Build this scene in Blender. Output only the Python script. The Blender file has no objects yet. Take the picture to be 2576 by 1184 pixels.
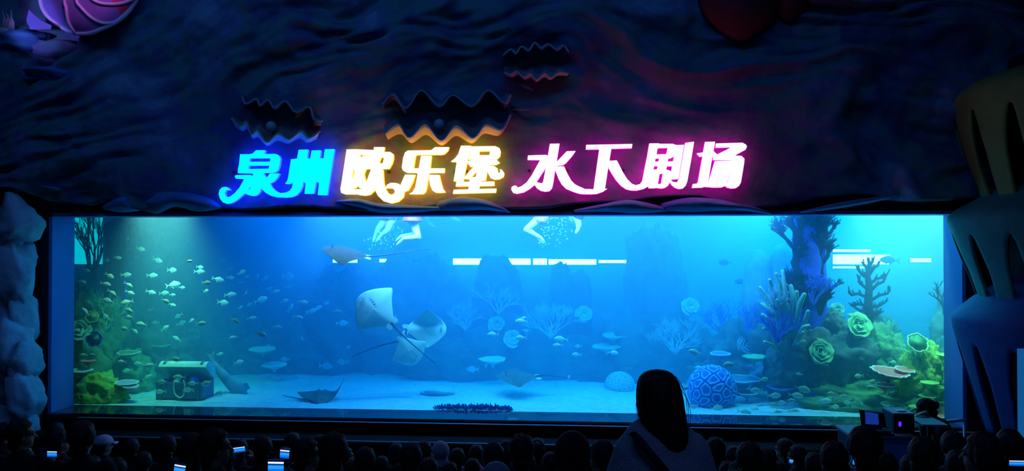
import bpy, bmesh, math, random
import numpy as np
from mathutils import Vector, Matrix, noise, Quaternion

# ------------------------------------------------------------------ camera, world, lights, exposure
W, H, F = 2576, 1184, 1946.0
scene = bpy.context.scene
COL = scene.collection
rad = math.radians
CAM = Vector((0.0, 0.0, 2.1))
cd = bpy.data.cameras.new('camera')
cam = bpy.data.objects.new('camera', cd)
COL.objects.link(cam)
cam.location = CAM
cam.rotation_euler = (rad(90 + 0.68), 0, rad(4.1))
cd.sensor_fit = 'HORIZONTAL'
cd.sensor_width = 36.0
cd.lens = F / W * 36.0
cd.clip_end = 200
scene.camera = cam
CR = cam.rotation_euler.to_matrix()

scene.view_settings.view_transform = 'Standard'
scene.view_settings.look = 'None'
scene.view_settings.gamma = 1.0
scene.view_settings.use_curve_mapping = False
scene.view_settings.exposure = 0.0
cy = scene.cycles
cy.max_bounces = 6
cy.diffuse_bounces = 2
cy.glossy_bounces = 3
cy.transmission_bounces = 4
cy.transparent_max_bounces = 12
cy.volume_bounces = 1
cy.caustics_reflective = False
cy.caustics_refractive = False
cy.sample_clamp_indirect = 4.0
cy.use_denoising = True
try:
    cy.denoiser = 'OPENIMAGEDENOISE'
    cy.denoising_input_passes = 'RGB_ALBEDO_NORMAL'
except Exception:
    pass

wd = bpy.data.worlds.new('world')
scene.world = wd
wd.use_nodes = True
wd.node_tree.nodes['Background'].inputs[0].default_value = (0.10, 0.22, 1.0, 1)
wd.node_tree.nodes['Background'].inputs[1].default_value = 0.0035


def ray(px, py):
    return CR @ Vector(((px - W / 2) / F, -(py - H / 2) / F, -1.0))


def at(px, py, Y):
    """World point that lies on the plane y = Y behind a pixel of the photograph."""
    d = ray(px, py)
    return CAM + d * ((Y - CAM.y) / d.y)


def mpp(p):
    """Metres per photograph pixel at a world point."""
    return -(CR.transposed() @ (Vector(p) - CAM)).z / F


RIGHT = CR @ Vector((1, 0, 0))
UP = CR @ Vector((0, 1, 0))
AWAY = CR @ Vector((0, 0, -1))

YF = 13.0                                   # front plane of the rock facade
XL, XR = at(130, 800, YF).x, at(2421, 800, YF).x
ZT, ZB = at(1288, 541, YF).z, at(1288, 1056, YF).z
YG = 13.62                                  # viewing pane
YB = 18.6                                   # tank back wall
TXL, TXR, TZT = XL - 3.2, XR + 3.0, 3.5     # tank sides and water surface


def area(name, loc, tgt, size, color, power, size_y=None, spread=None):
    l = bpy.data.lights.new(name, 'AREA')
    l.energy = power
    l.color = color
    l.size = size
    if size_y:
        l.shape = 'RECTANGLE'
        l.size_y = size_y
    if spread:
        l.spread = rad(spread)
    o = bpy.data.objects.new(name, l)
    COL.objects.link(o)
    o.location = loc
    o.rotation_euler = (Vector(tgt) - Vector(loc)).to_track_quat('-Z', 'Y').to_euler()
    return o


def spot(name, loc, tgt, color, power, angle, blend=0.6, radius=0.15):
    l = bpy.data.lights.new(name, 'SPOT')
    l.energy = power
    l.color = color
    l.spot_size = rad(angle)
    l.spot_blend = blend
    l.shadow_soft_size = radius
    o = bpy.data.objects.new(name, l)
    COL.objects.link(o)
    o.location = loc
    o.rotation_euler = (Vector(tgt) - Vector(loc)).to_track_quat('-Z', 'Y').to_euler()
    return o


# lamps over the tank, hung just under the water surface
area('tank_lamp', (-2.2, 16.0, 3.4), (-2.2, 16.0, 0), 9.0, (0.0, 0.26, 1.0), 600, 3.6)
area('tank_lamp', (5.4, 16.4, 3.4), (5.4, 16.4, 0), 5.0, (0.0, 0.56, 1.0), 470, 3.4)
area('tank_front_lamp', (-7.5, 13.8, 3.0), (-7.8, 14.8, 0.2), 1.0, (0.6, 1.0, 0.52), 46, 0.3, 75)
area('tank_front_lamp', (6.4, 13.8, 3.0), (6.5, 15.0, 0.2), 2.6, (0.85, 1.0, 0.66), 120, 0.3, 95)
area('tank_front_lamp', (-0.5, 13.8, 3.0), (-0.5, 15.0, 0.2), 8.5, (0.22, 0.52, 1.0), 420, 0.3, 120)
# theatre washes on the facade
area('facade_wash', (-1.5, 6.5, 9.5), (-1.5, 13.0, 4.2), 8.0, (0.04, 0.28, 1.0), 90, 1.0)
area('facade_wash', (-7.5, 7.5, 8.0), (-6.5, 13.0, 4.0), 3.0, (0.06, 0.30, 1.0), 30, 1.0)
spot('shell_spot', (-5.2, 9.0, 7.2), at(215, 10, 12.6), (1.0, 0.16, 0.70), 300, 18)
spot('shell_spot', (-9.5, 9.5, 5.0), at(130, 60, 12.6), (0.25, 0.25, 1.0), 260, 22)
spot('pillar_spot', (-4.5, 8.5, 1.2), at(20, 800, 12.4), (0.03, 0.25, 1.0), 20, 34)
spot('column_spot', (5.8, 6.5, 5.5), at(2540, 360, 11.9), (0.62, 0.75, 0.22), 9, 22)
spot('column_spot', (5.5, 7.0, 1.0), at(2490, 620, 11.9), (0.06, 0.75, 0.55), 6, 22)
spot('column_spot', (5.2, 7.5, -0.6), at(2470, 930, 11.9), (0.05, 0.18, 1.0), 6, 24)
# unseen dim blue fill, added behind the camera to brighten the stalls
area('added_fill', (1.0, -2.5, 6.5), (1.5, 5.0, 0.5), 4.0, (0.12, 0.30, 1.0), 26, 2.0)

# ------------------------------------------------------------------ helpers


class B:
    """Collects shapes into one mesh."""

    def __init__(self):
        self.v, self.f, self.m, self.s = [], [], [], []

    def add(self, vs, fs, mi=0, smooth=True):
        o = len(self.v)
        self.v += [Vector(v) for v in vs]
        self.f += [tuple(i + o for i in f) for f in fs]
        self.m += [mi] * len(fs)
        self.s += [smooth] * len(fs)
        return self

    def box(self, lo, hi, mi=0, M=None):
        (a, b, c), (d, e, g) = lo, hi
        vs = [Vector(p) for p in ((a, b, c), (d, b, c), (d, e, c), (a, e, c), (a, b, g), (d, b, g), (d, e, g), (a, e, g))]
        if M is not None:
            vs = [M @ v for v in vs]
        return self.add(vs, [(0, 3, 2, 1), (4, 5, 6, 7), (0, 1, 5, 4), (1, 2, 6, 5), (2, 3, 7, 6), (3, 0, 4, 7)], mi, False)

    def rings(self, rings, mi=0, closed=True, caps=True, smooth=True):
        """Loft between equal-length rings of points."""
        n = len(rings[0])
        vs = [p for r in rings for p in r]
        fs = []
        m = n if closed else n - 1
        for i in range(len(rings) - 1):
            for j in range(m):
                k = (j + 1) % n
                fs.append((i * n + j, i * n + k, (i + 1) * n + k, (i + 1) * n + j))
        if caps and closed:
            fs.append(tuple(range(n - 1, -1, -1)))
            fs.append(tuple((len(rings) - 1) * n + j for j in range(n)))
        return self.add(vs, fs, mi, smooth)

    def tube(self, pts, radii, n=8, mi=0, round_end=True):
        pts = [Vector(p) for p in pts]
        if isinstance(radii, (int, float)):
            radii = [radii] * len(pts)
        radii = list(radii)
        if round_end:
            d = (pts[-1] - pts[-2]).normalized()
            r = radii[-1]
            pts = pts + [pts[-1] + d * r * 0.6, pts[-1] + d * r * 0.95]
            radii = radii + [r * 0.75, r * 0.25]
        t0 = (pts[1] - pts[0]).normalized()
        u = t0.orthogonal().normalized()
        out = []
        for i, p in enumerate(pts):
            a = pts[max(i - 1, 0)]
            c = pts[min(i + 1, len(pts) - 1)]
            t = (c - a)
            t = t.normalized() if t.length > 1e-9 else t0
            u = (u - t * u.dot(t))
            u = u.normalized() if u.length > 1e-6 else t.orthogonal().normalized()
            w = t.cross(u)
            out.append([p + (u * math.cos(2 * math.pi * k / n) + w * math.sin(2 * math.pi * k / n)) * radii[i] for k in range(n)])
        return self.rings(out, mi)

    def ell(self, c, r, nu=16, nv=10, mi=0, M=None, fn=None):
        """Ellipsoid at c with radii r, optional rotation M and a displacement fn(unit) -> factor."""
        c = Vector(c)
        vs, fs = [], []
        for i in range(nv + 1):
            ph = math.pi * i / nv
            k = 1 if i in (0, nv) else nu
            for j in range(k):
                th = 2 * math.pi * j / nu
                d = Vector((math.sin(ph) * math.cos(th), math.sin(ph) * math.sin(th), math.cos(ph)))
                s = fn(d) if fn else 1.0
                p = Vector((d.x * r[0], d.y * r[1], d.z * r[2])) * s
                if M is not None:
                    p = M @ p
                vs.append(c + p)
        def ix(i, j):
            return 0 if i == 0 else (1 + (nv - 1) * nu if i == nv else 1 + (i - 1) * nu + j % nu)
        for i in range(nv):
            for j in range(nu):
                if i == 0:
                    fs.append((0, ix(1, j), ix(1, j + 1)))
                elif i == nv - 1:
                    fs.append((ix(i, j), ix(nv, 0), ix(i, j + 1)))
                else:
                    fs.append((ix(i, j), ix(i + 1, j), ix(i + 1, j + 1), ix(i, j + 1)))
        return self.add(vs, fs, mi)

    def capsule(self, a, b, ra, rb, n=10):
        a, b = Vector(a), Vector(b)
        d = (b - a).normalized()
        pts = [a - d * ra * .95, a - d * ra * .6, a, a.lerp(b, .5), b, b + d * rb * .6, b + d * rb * .95]
        return self.tube(pts, [ra * .25, ra * .78, ra, (ra + rb) / 2, rb, rb * .78, rb * .25], n, round_end=False)

    def grid(self, P, mi=0, closed=False):
        """P: rows of points."""
        r, c = len(P), len(P[0])
        fs = []
        for i in range(r - 1):
            for j in range(c - 1):
                fs.append((i * c + j, i * c + j + 1, (i + 1) * c + j + 1, (i + 1) * c + j))
        return self.add([p for row in P for p in row], fs, mi)

    def mesh(self, name, mats, off=Vector((0, 0, 0))):
        me = bpy.data.meshes.new(name)
        me.from_pydata([tuple(v - off) for v in self.v], [], self.f)
        me.polygons.foreach_set('use_smooth', self.s)
        if not isinstance(mats, (list, tuple)):
            mats = [mats]
        for m in mats:
            me.materials.append(m)
        if len(mats) > 1:
            me.polygons.foreach_set('material_index', self.m)
        me.update()
        return me


def tag(o, label=None, cat=None, group=None, kind=None):
    if label:
        o['label'] = label
    if cat:
        o['category'] = cat
    if group:
        o['group'] = group
    if kind:
        o['kind'] = kind
    return o


def root_of(o):
    p = Vector((0, 0, 0))
    while o is not None:
        p = p + o.location
        o = o.parent
    return p


def obj(name, b, mats, parent=None, recalc=False):
    """b holds world coordinates; the object sits at its parent's place."""
    off = root_of(parent) if parent else Vector((0, 0, 0))
    me = b.mesh(name, mats, off)
    if recalc:
        bm = bmesh.new()
        bm.from_mesh(me)
        bmesh.ops.recalc_face_normals(bm, faces=bm.faces)
        bm.to_mesh(me)
        bm.free()
    o = bpy.data.objects.new(name, me)
    COL.objects.link(o)
    if parent:
        o.parent = parent
    return o


def thing(name, loc, label, cat, group=None):
    o = bpy.data.objects.new(name, None)
    o.empty_display_size = 0.1
    COL.objects.link(o)
    o.location = loc
    return tag(o, label, cat, group)


def solo(name, b, mats, label, cat, group=None):
    """A thing that is one mesh, with its origin at its own base."""
    lo = Vector((min(v.x for v in b.v), min(v.y for v in b.v), min(v.z for v in b.v)))
    hi = Vector((max(v.x for v in b.v), max(v.y for v in b.v), max(v.z for v in b.v)))
    base = Vector(((lo.x + hi.x) / 2, (lo.y + hi.y) / 2, lo.z))
    me = b.mesh(name, mats, base)
    o = bpy.data.objects.new(name, me)
    COL.objects.link(o)
    o.location = base
    return tag(o, label, cat, group)


def struct(name, b, mats, parent=None):
    o = obj(name, b, mats, parent)
    if parent is None:
        o['kind'] = 'structure'
    return o


def copy_tree(o, parent=None):
    c = o.copy()
    COL.objects.link(c)
    if parent:
        c.parent = parent
    for ch in list(o.children):
        copy_tree(ch, c)
    return c


def fb(p, sc=1.0, octv=4, off=0.0):
    q = Vector(p) * sc + Vector((off, off * 1.7, off * .6))
    return noise.fractal(q, 1.0, 2.0, octv)


def nd(nt, kind, **kw):
    n = nt.nodes.new(kind)
    for k, v in kw.items():
        setattr(n, k, v)
    return n


def mat(name, col, rough=0.6, metal=0.0, col2=None, scale=4.0, bump=0.0, bscale=None, emit=None, estr=0.0, spec=0.4, detail=4.0, stops=None, sub=0.0, alpha=1.0):
    """Procedural surface: two colours mixed by noise, fine relief by the same noise."""
    m = bpy.data.materials.new(name)
    m.use_nodes = True
    nt = m.node_tree
    p = nt.nodes['Principled BSDF']
    p.inputs['Base Color'].default_value = (*col, 1)
    p.inputs['Roughness'].default_value = rough
    p.inputs['Metallic'].default_value = metal
    p.inputs['Specular IOR Level'].default_value = spec
    if emit:
        p.inputs['Emission Color'].default_value = (*emit, 1)
        p.inputs['Emission Strength'].default_value = estr
    if col2 is not None or bump:
        tc = nd(nt, 'ShaderNodeTexCoord')
        nz = nd(nt, 'ShaderNodeTexNoise')
        nz.inputs['Scale'].default_value = scale
        nz.inputs['Detail'].default_value = detail
        nz.inputs['Roughness'].default_value = 0.6
        nt.links.new(tc.outputs['Object'], nz.inputs['Vector'])
        if col2 is not None:
            cr = nd(nt, 'ShaderNodeValToRGB')
            cr.color_ramp.elements[0].position = 0.35
            cr.color_ramp.elements[1].position = 0.65
            cr.color_ramp.elements[0].color = (*col, 1)
            cr.color_ramp.elements[1].color = (*col2, 1)
            if stops:
                for pos, c in stops:
                    e = cr.color_ramp.elements.new(pos)
                    e.color = (*c, 1)
            nt.links.new(nz.outputs['Fac'], cr.inputs['Fac'])
            nt.links.new(cr.outputs['Color'], p.inputs['Base Color'])
        if bump:
            n2 = nz
            if bscale:
                n2 = nd(nt, 'ShaderNodeTexNoise')
                n2.inputs['Scale'].default_value = bscale
                n2.inputs['Detail'].default_value = 3.0
                nt.links.new(tc.outputs['Object'], n2.inputs['Vector'])
            bp = nd(nt, 'ShaderNodeBump')
            bp.inputs['Strength'].default_value = bump
            bp.inputs['Distance'].default_value = 0.03
            nt.links.new(n2.outputs['Fac'], bp.inputs['Height'])
            nt.links.new(bp.outputs['Normal'], p.inputs['Normal'])
    return m


def glow(name, col, strength):
    m = bpy.data.materials.new(name)
    m.use_nodes = True
    nt = m.node_tree
    nt.nodes.clear()
    e = nd(nt, 'ShaderNodeEmission')
    e.inputs[0].default_value = (*col, 1)
    e.inputs[1].default_value = strength
    o = nd(nt, 'ShaderNodeOutputMaterial')
    nt.links.new(e.outputs[0], o.inputs[0])
    return m
# ------------------------------------------------------------------ the setting
M_black = mat('dark_paint', (0.012, 0.014, 0.022), 0.6, col2=(0.02, 0.022, 0.032), scale=3)
M_jamb = mat('jamb_paint', (0.05, 0.22, 0.62), 0.55, col2=(0.055, 0.24, 0.66), scale=1.5)
M_sill = mat('sill_acrylic', (0.01, 0.03, 0.06), 0.04, spec=1.0)
M_edge = mat('steel_edge', (0.35, 0.38, 0.5), 0.35, metal=0.6)
M_floor = mat('hall_floor', (0.02, 0.02, 0.028), 0.7, col2=(0.03, 0.03, 0.04), scale=6, bump=.1)
M_sand = mat('sand', (0.40, 0.62, 0.76), 0.9, col2=(0.58, 0.78, 0.88), scale=9, bump=.5, bscale=40)
M_tank = mat('tank_wall', (0.25, 0.42, 0.55), 0.8, col2=(0.30, 0.48, 0.60), scale=1.2)

# tank shell
b = B()
NX, NY = 90, 36
rows = []
for j in range(NY + 1):
    y = YG + 0.03 + (YB - YG) * j / NY
    rows.append([Vector((TXL + (TXR - TXL) * i / NX, y, ZB - 0.03 + 0.05 * fb((TXL + (TXR - TXL) * i / NX, y, 0), .8, 3) + 0.05 * (j / NY))) for i in range(NX + 1)])
b.grid(rows)
struct('sand_floor', b, M_sand)
b = B(); b.box((TXL - .3, YB, ZB - .6), (TXR + .3, YB + .3, TZT + .6)); struct('wall_back', b, M_tank)
b = B(); b.box((TXL - .3, YG + .5, ZB - .6), (TXL, YB, TZT + .6)); struct('wall_left', b, M_tank)
b = B(); b.box((TXR, YG + .5, ZB - .6), (TXR + .3, YB, TZT + .6)); struct('wall_right', b, M_tank)

# opening: jambs, soffit, sill, pane
DT = 0.06
b = B(); b.box((XL - DT, YF, ZB - .05), (XL, YG, ZT + .05)); struct('trim_1', b, M_jamb)
b = B(); b.box((XR, YF, ZB - .05), (XR + DT, YG, ZT + .05)); struct('trim_2', b, M_jamb)
b = B(); b.box((XL - DT, YF, ZT), (XR + DT, YG, ZT + DT)); struct('trim_3', b, M_jamb)
b = B(); b.box((XL - DT, YF - .02, ZB - DT), (XR + DT, YG + .05, ZB)); struct('trim_4', b, M_sill)
# dark surround between the opening and the rock
b = B(); b.box((XL - 5.0, YF, ZB - 3), (XL - DT, YF + .3, ZT + 6)); struct('wall_front', b, M_black)
b = B(); b.box((XR + DT, YF, ZB - 3), (XR + 5.0, YF + .3, ZT + 6)); struct('wall_front.001', b, M_black)
b = B(); b.box((XL - DT, YF, ZT + DT), (XR + DT, YF + .3, ZT + 6)); struct('wall_front.002', b, M_black)
b = B(); b.box((XL - DT, YF + .02, ZB - 3), (XR + DT, YF + .3, ZB - DT)); struct('wall_front.003', b, M_black)

M_pane = bpy.data.materials.new('acrylic_pane')
M_pane.use_nodes = True
nt = M_pane.node_tree
nt.nodes.clear()
tr = nd(nt, 'ShaderNodeBsdfTransparent'); tr.inputs[0].default_value = (0.96, 0.99, 1.0, 1)
gl = nd(nt, 'ShaderNodeBsdfGlossy'); gl.inputs['Roughness'].default_value = 0.02
fr = nd(nt, 'ShaderNodeFresnel'); fr.inputs[0].default_value = 1.2
mx = nd(nt, 'ShaderNodeMixShader'); ou = nd(nt, 'ShaderNodeOutputMaterial')
nt.links.new(fr.outputs[0], mx.inputs[0]); nt.links.new(tr.outputs[0], mx.inputs[1]); nt.links.new(gl.outputs[0], mx.inputs[2]); nt.links.new(mx.outputs[0], ou.inputs[0])
b = B(); b.add([(XL, YG, ZB), (XR, YG, ZB), (XR, YG, ZT), (XL, YG, ZT)], [(0, 1, 2, 3)], 0, False)
struct('window_1', b, M_pane)

# sea water
M_water = bpy.data.materials.new('sea_water')
M_water.use_nodes = True
nt = M_water.node_tree
nt.nodes.clear()
vs_ = nd(nt, 'ShaderNodeVolumeScatter'); vs_.inputs['Color'].default_value = (0.18, 0.58, 1.0, 1); vs_.inputs['Density'].default_value = 0.27; vs_.inputs['Anisotropy'].default_value = 0.1
va_ = nd(nt, 'ShaderNodeVolumeAbsorption'); va_.inputs['Color'].default_value = (0.0, 0.86, 0.985, 1); va_.inputs['Density'].default_value = 0.55
ad = nd(nt, 'ShaderNodeAddShader'); ou = nd(nt, 'ShaderNodeOutputMaterial')
nt.links.new(vs_.outputs[0], ad.inputs[0]); nt.links.new(va_.outputs[0], ad.inputs[1]); nt.links.new(ad.outputs[0], ou.inputs['Volume'])
b = B(); b.box((TXL - .1, YG + .01, ZB - .4), (TXR + .1, YB + .1, TZT)); struct('sea_water', b, M_water)

# lit openings in the tank's back wall
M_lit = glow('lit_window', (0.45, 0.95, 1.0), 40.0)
M_frame = mat('window_frame', (0.1, 0.25, 0.35), 0.5)


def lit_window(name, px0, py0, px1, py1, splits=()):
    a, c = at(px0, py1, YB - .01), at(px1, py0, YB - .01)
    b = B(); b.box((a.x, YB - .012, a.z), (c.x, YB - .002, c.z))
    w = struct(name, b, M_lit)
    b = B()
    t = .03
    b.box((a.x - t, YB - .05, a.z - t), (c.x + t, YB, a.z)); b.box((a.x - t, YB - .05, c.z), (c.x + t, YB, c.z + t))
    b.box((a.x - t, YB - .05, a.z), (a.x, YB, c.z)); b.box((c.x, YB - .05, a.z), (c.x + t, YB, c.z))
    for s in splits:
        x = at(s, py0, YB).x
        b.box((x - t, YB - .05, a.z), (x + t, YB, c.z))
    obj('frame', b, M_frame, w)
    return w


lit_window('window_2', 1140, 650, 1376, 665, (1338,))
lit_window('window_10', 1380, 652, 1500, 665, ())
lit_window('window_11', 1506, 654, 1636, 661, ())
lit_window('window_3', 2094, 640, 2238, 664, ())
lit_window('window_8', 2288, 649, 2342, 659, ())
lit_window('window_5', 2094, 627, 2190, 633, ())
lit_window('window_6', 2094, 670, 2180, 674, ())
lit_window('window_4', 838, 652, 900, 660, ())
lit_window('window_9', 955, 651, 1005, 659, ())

# glowing panel and added partition, standing in for a reflection in the acrylic
xn = at(262, 600, 16.3).x
b = B(); b.box((TXL - .1, 16.3, at(230, 664, 16.3).z), (xn, 16.36, TZT)); struct('reflection_panel', b, glow('reflection_glow', (0.0, 0.62, 0.80), 1.5))
b = B(); b.box((TXL - .1, 16.29, ZB - .4), (xn, 16.42, at(230, 664, 16.3).z)); struct('added_partition_1', b, M_tank)  # partition added under the reflection panel
b = B(); b.box((xn, 16.25, ZB - .4), (xn + .06, YB, TZT)); struct('added_partition_2', b, M_tank)  # partition added to close the reflection panel's right end
for k_, py_ in enumerate((815, 842)):
    z_ = at(2290, py_, YB).z
    b = B(); b.box((at(2200, py_, YB).x, YB - .25 - .1 * k_, z_ - .2), (TXR, YB, z_)); struct('trim_9' if k_ == 0 else 'trim_10', b, M_tank)
# ------------------------------------------------------------------ rock facade with its sign
ROW0, PITCH = 3.4, 0.75


def tier_z(k):
    return 0.0 if k == 0 else 0.85 - .255 * (ROW0 + PITCH * k)


def smooth_path(pts, n):
    """Catmull-Rom through 2-D or 3-D points, n samples in all."""
    P = [np.array(p, float) for p in pts]
    out = []
    m = len(P) - 1
    for i in range(n):
        t = i / (n - 1) * m
        k = min(int(t), m - 1)
        f = t - k
        a, b_, c, d = P[max(k - 1, 0)], P[k], P[k + 1], P[min(k + 2, m)]
        out.append(0.5 * ((2 * b_) + (c - a) * f + (2 * a - 5 * b_ + 4 * c - d) * f * f + (3 * b_ - a - 3 * c + d) * f ** 3))
    return out


M_rock = mat('painted_rock', (0.06, 0.11, 0.20), 0.75, col2=(0.22, 0.30, 0.42), scale=0.9, bump=.5, bscale=7, detail=6,
             stops=[(0.42, (0.10, 0.10, 0.24)), (0.5, (0.08, 0.22, 0.22)), (0.58, (0.16, 0.16, 0.32))])
M_pale = mat('pale_rock', (0.42, 0.46, 0.55), 0.8, col2=(0.62, 0.66, 0.72), scale=2.2, bump=.5, bscale=9, detail=6)
M_ledge = mat('ledge_rock', (0.05, 0.20, 0.50), 0.8, col2=(0.10, 0.30, 0.56), scale=1.5, bump=.4, bscale=9, detail=6)


def facade_y(x, z):
    w = fb((x * .22, z * .34, 3.1), 1, 3)
    u = fb((x * .16 + w * .9, z * .95 + .33 * abs(x) + w * 1.3, 7.7), 1, 3)
    v = fb((x * .5 + w, z * 2.3 + .8 * abs(x) * .9 + w * 2, 1.3), 1, 3)
    rdg = math.exp(-(u * 2.3) ** 2) * .36 + math.exp(-(v * 2.2) ** 2) * .16 + .06 * fb((x, z, 0), 1.9, 4)
    s = at(1215, 432, YF)
    dx, dz = max(0, abs(x - s.x) - 4.9), max(0, abs(z - s.z) - .55)
    k = min(1, math.hypot(dx, dz) / 1.7) ** 1.3
    return YF - .10 - max(0.0, rdg) * (.10 + .90 * k)


b = B()
rows = []
za, zb = at(1288, 528, YF).z, at(1288, -90, YF).z
xa, xb = at(-70, 500, YF).x, at(2650, 500, YF).x
NXF, NZF = 360, 110
edge_bits = [(0, 470), (100, 468), (160, 505), (260, 520), (330, 500), (420, 528), (520, 510), (600, 528), (760, 520), (900, 530), (1000, 528), (1150, 527), (1300, 520), (1450, 530), (1560, 515), (1700, 500), (1820, 505), (1900, 528), (2050, 515), (2200, 500), (2400, 515), (2600, 505)]
for j in range(NZF + 1):
    row = []
    for i in range(NXF + 1):
        x = xa + (xb - xa) * i / NXF
        px = -70 + 2720 * i / NXF
        ey = np.interp(px, [e[0] for e in edge_bits], [e[1] for e in edge_bits]) + 5 * math.sin(px * .02)
        z0 = za + (528 - ey) * .0067
        z = z0 + (zb - z0) * (j / NZF) ** 1.05
        y = facade_y(x, z)
        if j == 0:
            y = YF + .05
        row.append(Vector((x, y, z)))
    rows.append(row)
b.grid(rows)
FACADE = struct('wall_front.004', b, M_rock)


def moulded(name, b, m, lab):
    o = obj(name, b, m, FACADE)
    o['label'] = lab
    return o


def rock(b, c, r, seed, rough=.28, nu=28, nv=18, mi=0, flat=0.0):
    c = Vector(c)

    def fn(d):
        q = d * 1.3 + Vector((seed * 3.1, seed * 1.7, seed * .9))
        s = 1 + rough * noise.fractal(q, 1, 2, 4) + rough * .5 * abs(noise.noise(q * 2.1))
        return s
    return b.ell(c, r, nu, nv, mi, fn=fn)


def facet_rock(b, c, r, seed, nu=30, nv=20):
    rn = random.Random(seed)
    PL = []
    for k in range(16):
        z = rn.uniform(-1, 1); a = rn.uniform(0, 6.283); q = math.sqrt(1 - z * z)
        PL.append((Vector((q * math.cos(a), q * math.sin(a), z)), rn.uniform(.72, 1.0)))
    def fn(d):
        m = 1.25
        for nrm, h in PL:
            k = d.dot(nrm)
            if k > .12:
                m = min(m, h / k)
        return m * (1 + .11 * fb(d, 2.2, 5, seed) + .04 * fb(d, 6.0, 3, seed))
    return b.ell(c, r, nu, nv, fn=fn)


# lighter sheets of rock along the lower edge of the facade: (left, right, top, bottom) in the photograph
for k, (pts_t, pts_b, lab) in enumerate([
        ([(255, 518), (285, 500), (312, 484), (330, 512), (352, 524)], [(255, 524), (300, 534), (352, 530)], 'blue pointed rock sheet at the far left above the tank window'),
        ([(335, 512), (380, 490), (420, 482), (480, 486), (530, 500), (560, 520)], [(335, 516), (390, 538), (440, 520), (500, 532), (560, 524)], 'broad blue draped rock sheet with a green stain under the curled tail of the sign'),
        ([(840, 504), (900, 500), (960, 512), (1040, 516), (1120, 520)], [(840, 510), (900, 520), (960, 535), (1040, 534), (1120, 528)], 'long blue rock sheet under the warm white sign letters'),
        ([(1090, 508), (1150, 496), (1210, 500), (1250, 514), (1285, 532)], [(1090, 530), (1160, 530), (1220, 528), (1285, 536)], 'blue rounded rock sheet right of the long one under the warm white letters'),
        ([(1440, 528), (1520, 512), (1575, 502), (1630, 510), (1680, 524)], [(1440, 534), (1520, 532), (1600, 536), (1680, 532)], 'blue rock sheet with a pale crest under the left pink letters'),
        ([(1660, 512), (1730, 497), (1800, 500), (1850, 510), (1900, 520), (1945, 536)], [(1660, 528), (1730, 533), (1800, 530), (1870, 530), (1945, 540)], 'wavy blue rock sheet under the last pink letters'),
        ([(2010, 532), (2080, 515), (2160, 500), (2240, 490), (2330, 478)], [(2010, 536), (2080, 528), (2160, 516), (2240, 500), (2330, 484)], 'thin pale ridge of rock rising to the right beyond the sign'),
        ([(15, 476), (60, 462), (110, 464), (150, 470), (185, 470)], [(15, 490), (60, 480), (110, 476), (150, 484), (185, 476)], 'narrow blue rock ledge above the pale boulders at the far left')]):
    n = 26
    T, Bm = smooth_path(pts_t, n), smooth_path(pts_b, n)
    b = B()
    rows = []
    for i in range(n):
        e = math.sin(math.pi * i / (n - 1)) ** .5
        t, lo = T[i], Bm[i]
        r = []
        for q in range(9):
            f = q / 8
            p = t * (1 - f) + lo * f
            y = 12.74 - .22 * e * math.sin(math.pi * min(1, f * .9 + .1)) - .05 * fb((p[0] * .02, p[1] * .03, k), 1, 3) + .30 * (1 - e)
            r.append(at(p[0], p[1], y))
        back = [at(lo[0], lo[1], 13.0), at(t[0], t[1], 13.0)]
        rows.append(r + back)
    b.rings(rows)
    moulded('rock_sheet', b, M_ledge, lab)

# stacked boulders left of the window
pil = thing('boulder_stack', at(45, 1120, 12.3), 'tall stack of pale boulders lit blue at the far left of the tank window', 'rocks')
for k, (px, py, rw, rh) in enumerate([(44, 555, 52, 62), (8, 600, 50, 80), (58, 640, 34, 40), (40, 690, 48, 70), (0, 770, 60, 70), (66, 800, 22, 66), (30, 860, 52, 62), (70, 905, 24, 64), (20, 960, 60, 60), (58, 1000, 36, 60), (10, 1060, 56, 60), (58, 1085, 32, 60), (-50, 700, 50, 120), (-50, 900, 50, 130)]):
    p = at(px, py, 12.45 + .1 * (k % 3))
    s = mpp(p)
    b = B()
    facet_rock(b, p, (rw * s, .36, rh * s), 3 + k)
    obj('boulder', b, M_pale, pil)

# giant clams fixed to the facade
M_shell = mat('clam_shell', (0.55, 0.50, 0.46), 0.55, col2=(0.72, 0.66, 0.58), scale=3, bump=.2, bscale=20)
M_lip = mat('clam_lip', (0.60, 0.52, 0.62), 0.5)
M_mantle = mat('clam_mantle', (0.34, 0.20, 0.22), 0.6, col2=(0.42, 0.26, 0.28), scale=4)
M_pearl = mat('pearl', (0.55, 0.58, 0.66), 0.25)


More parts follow.
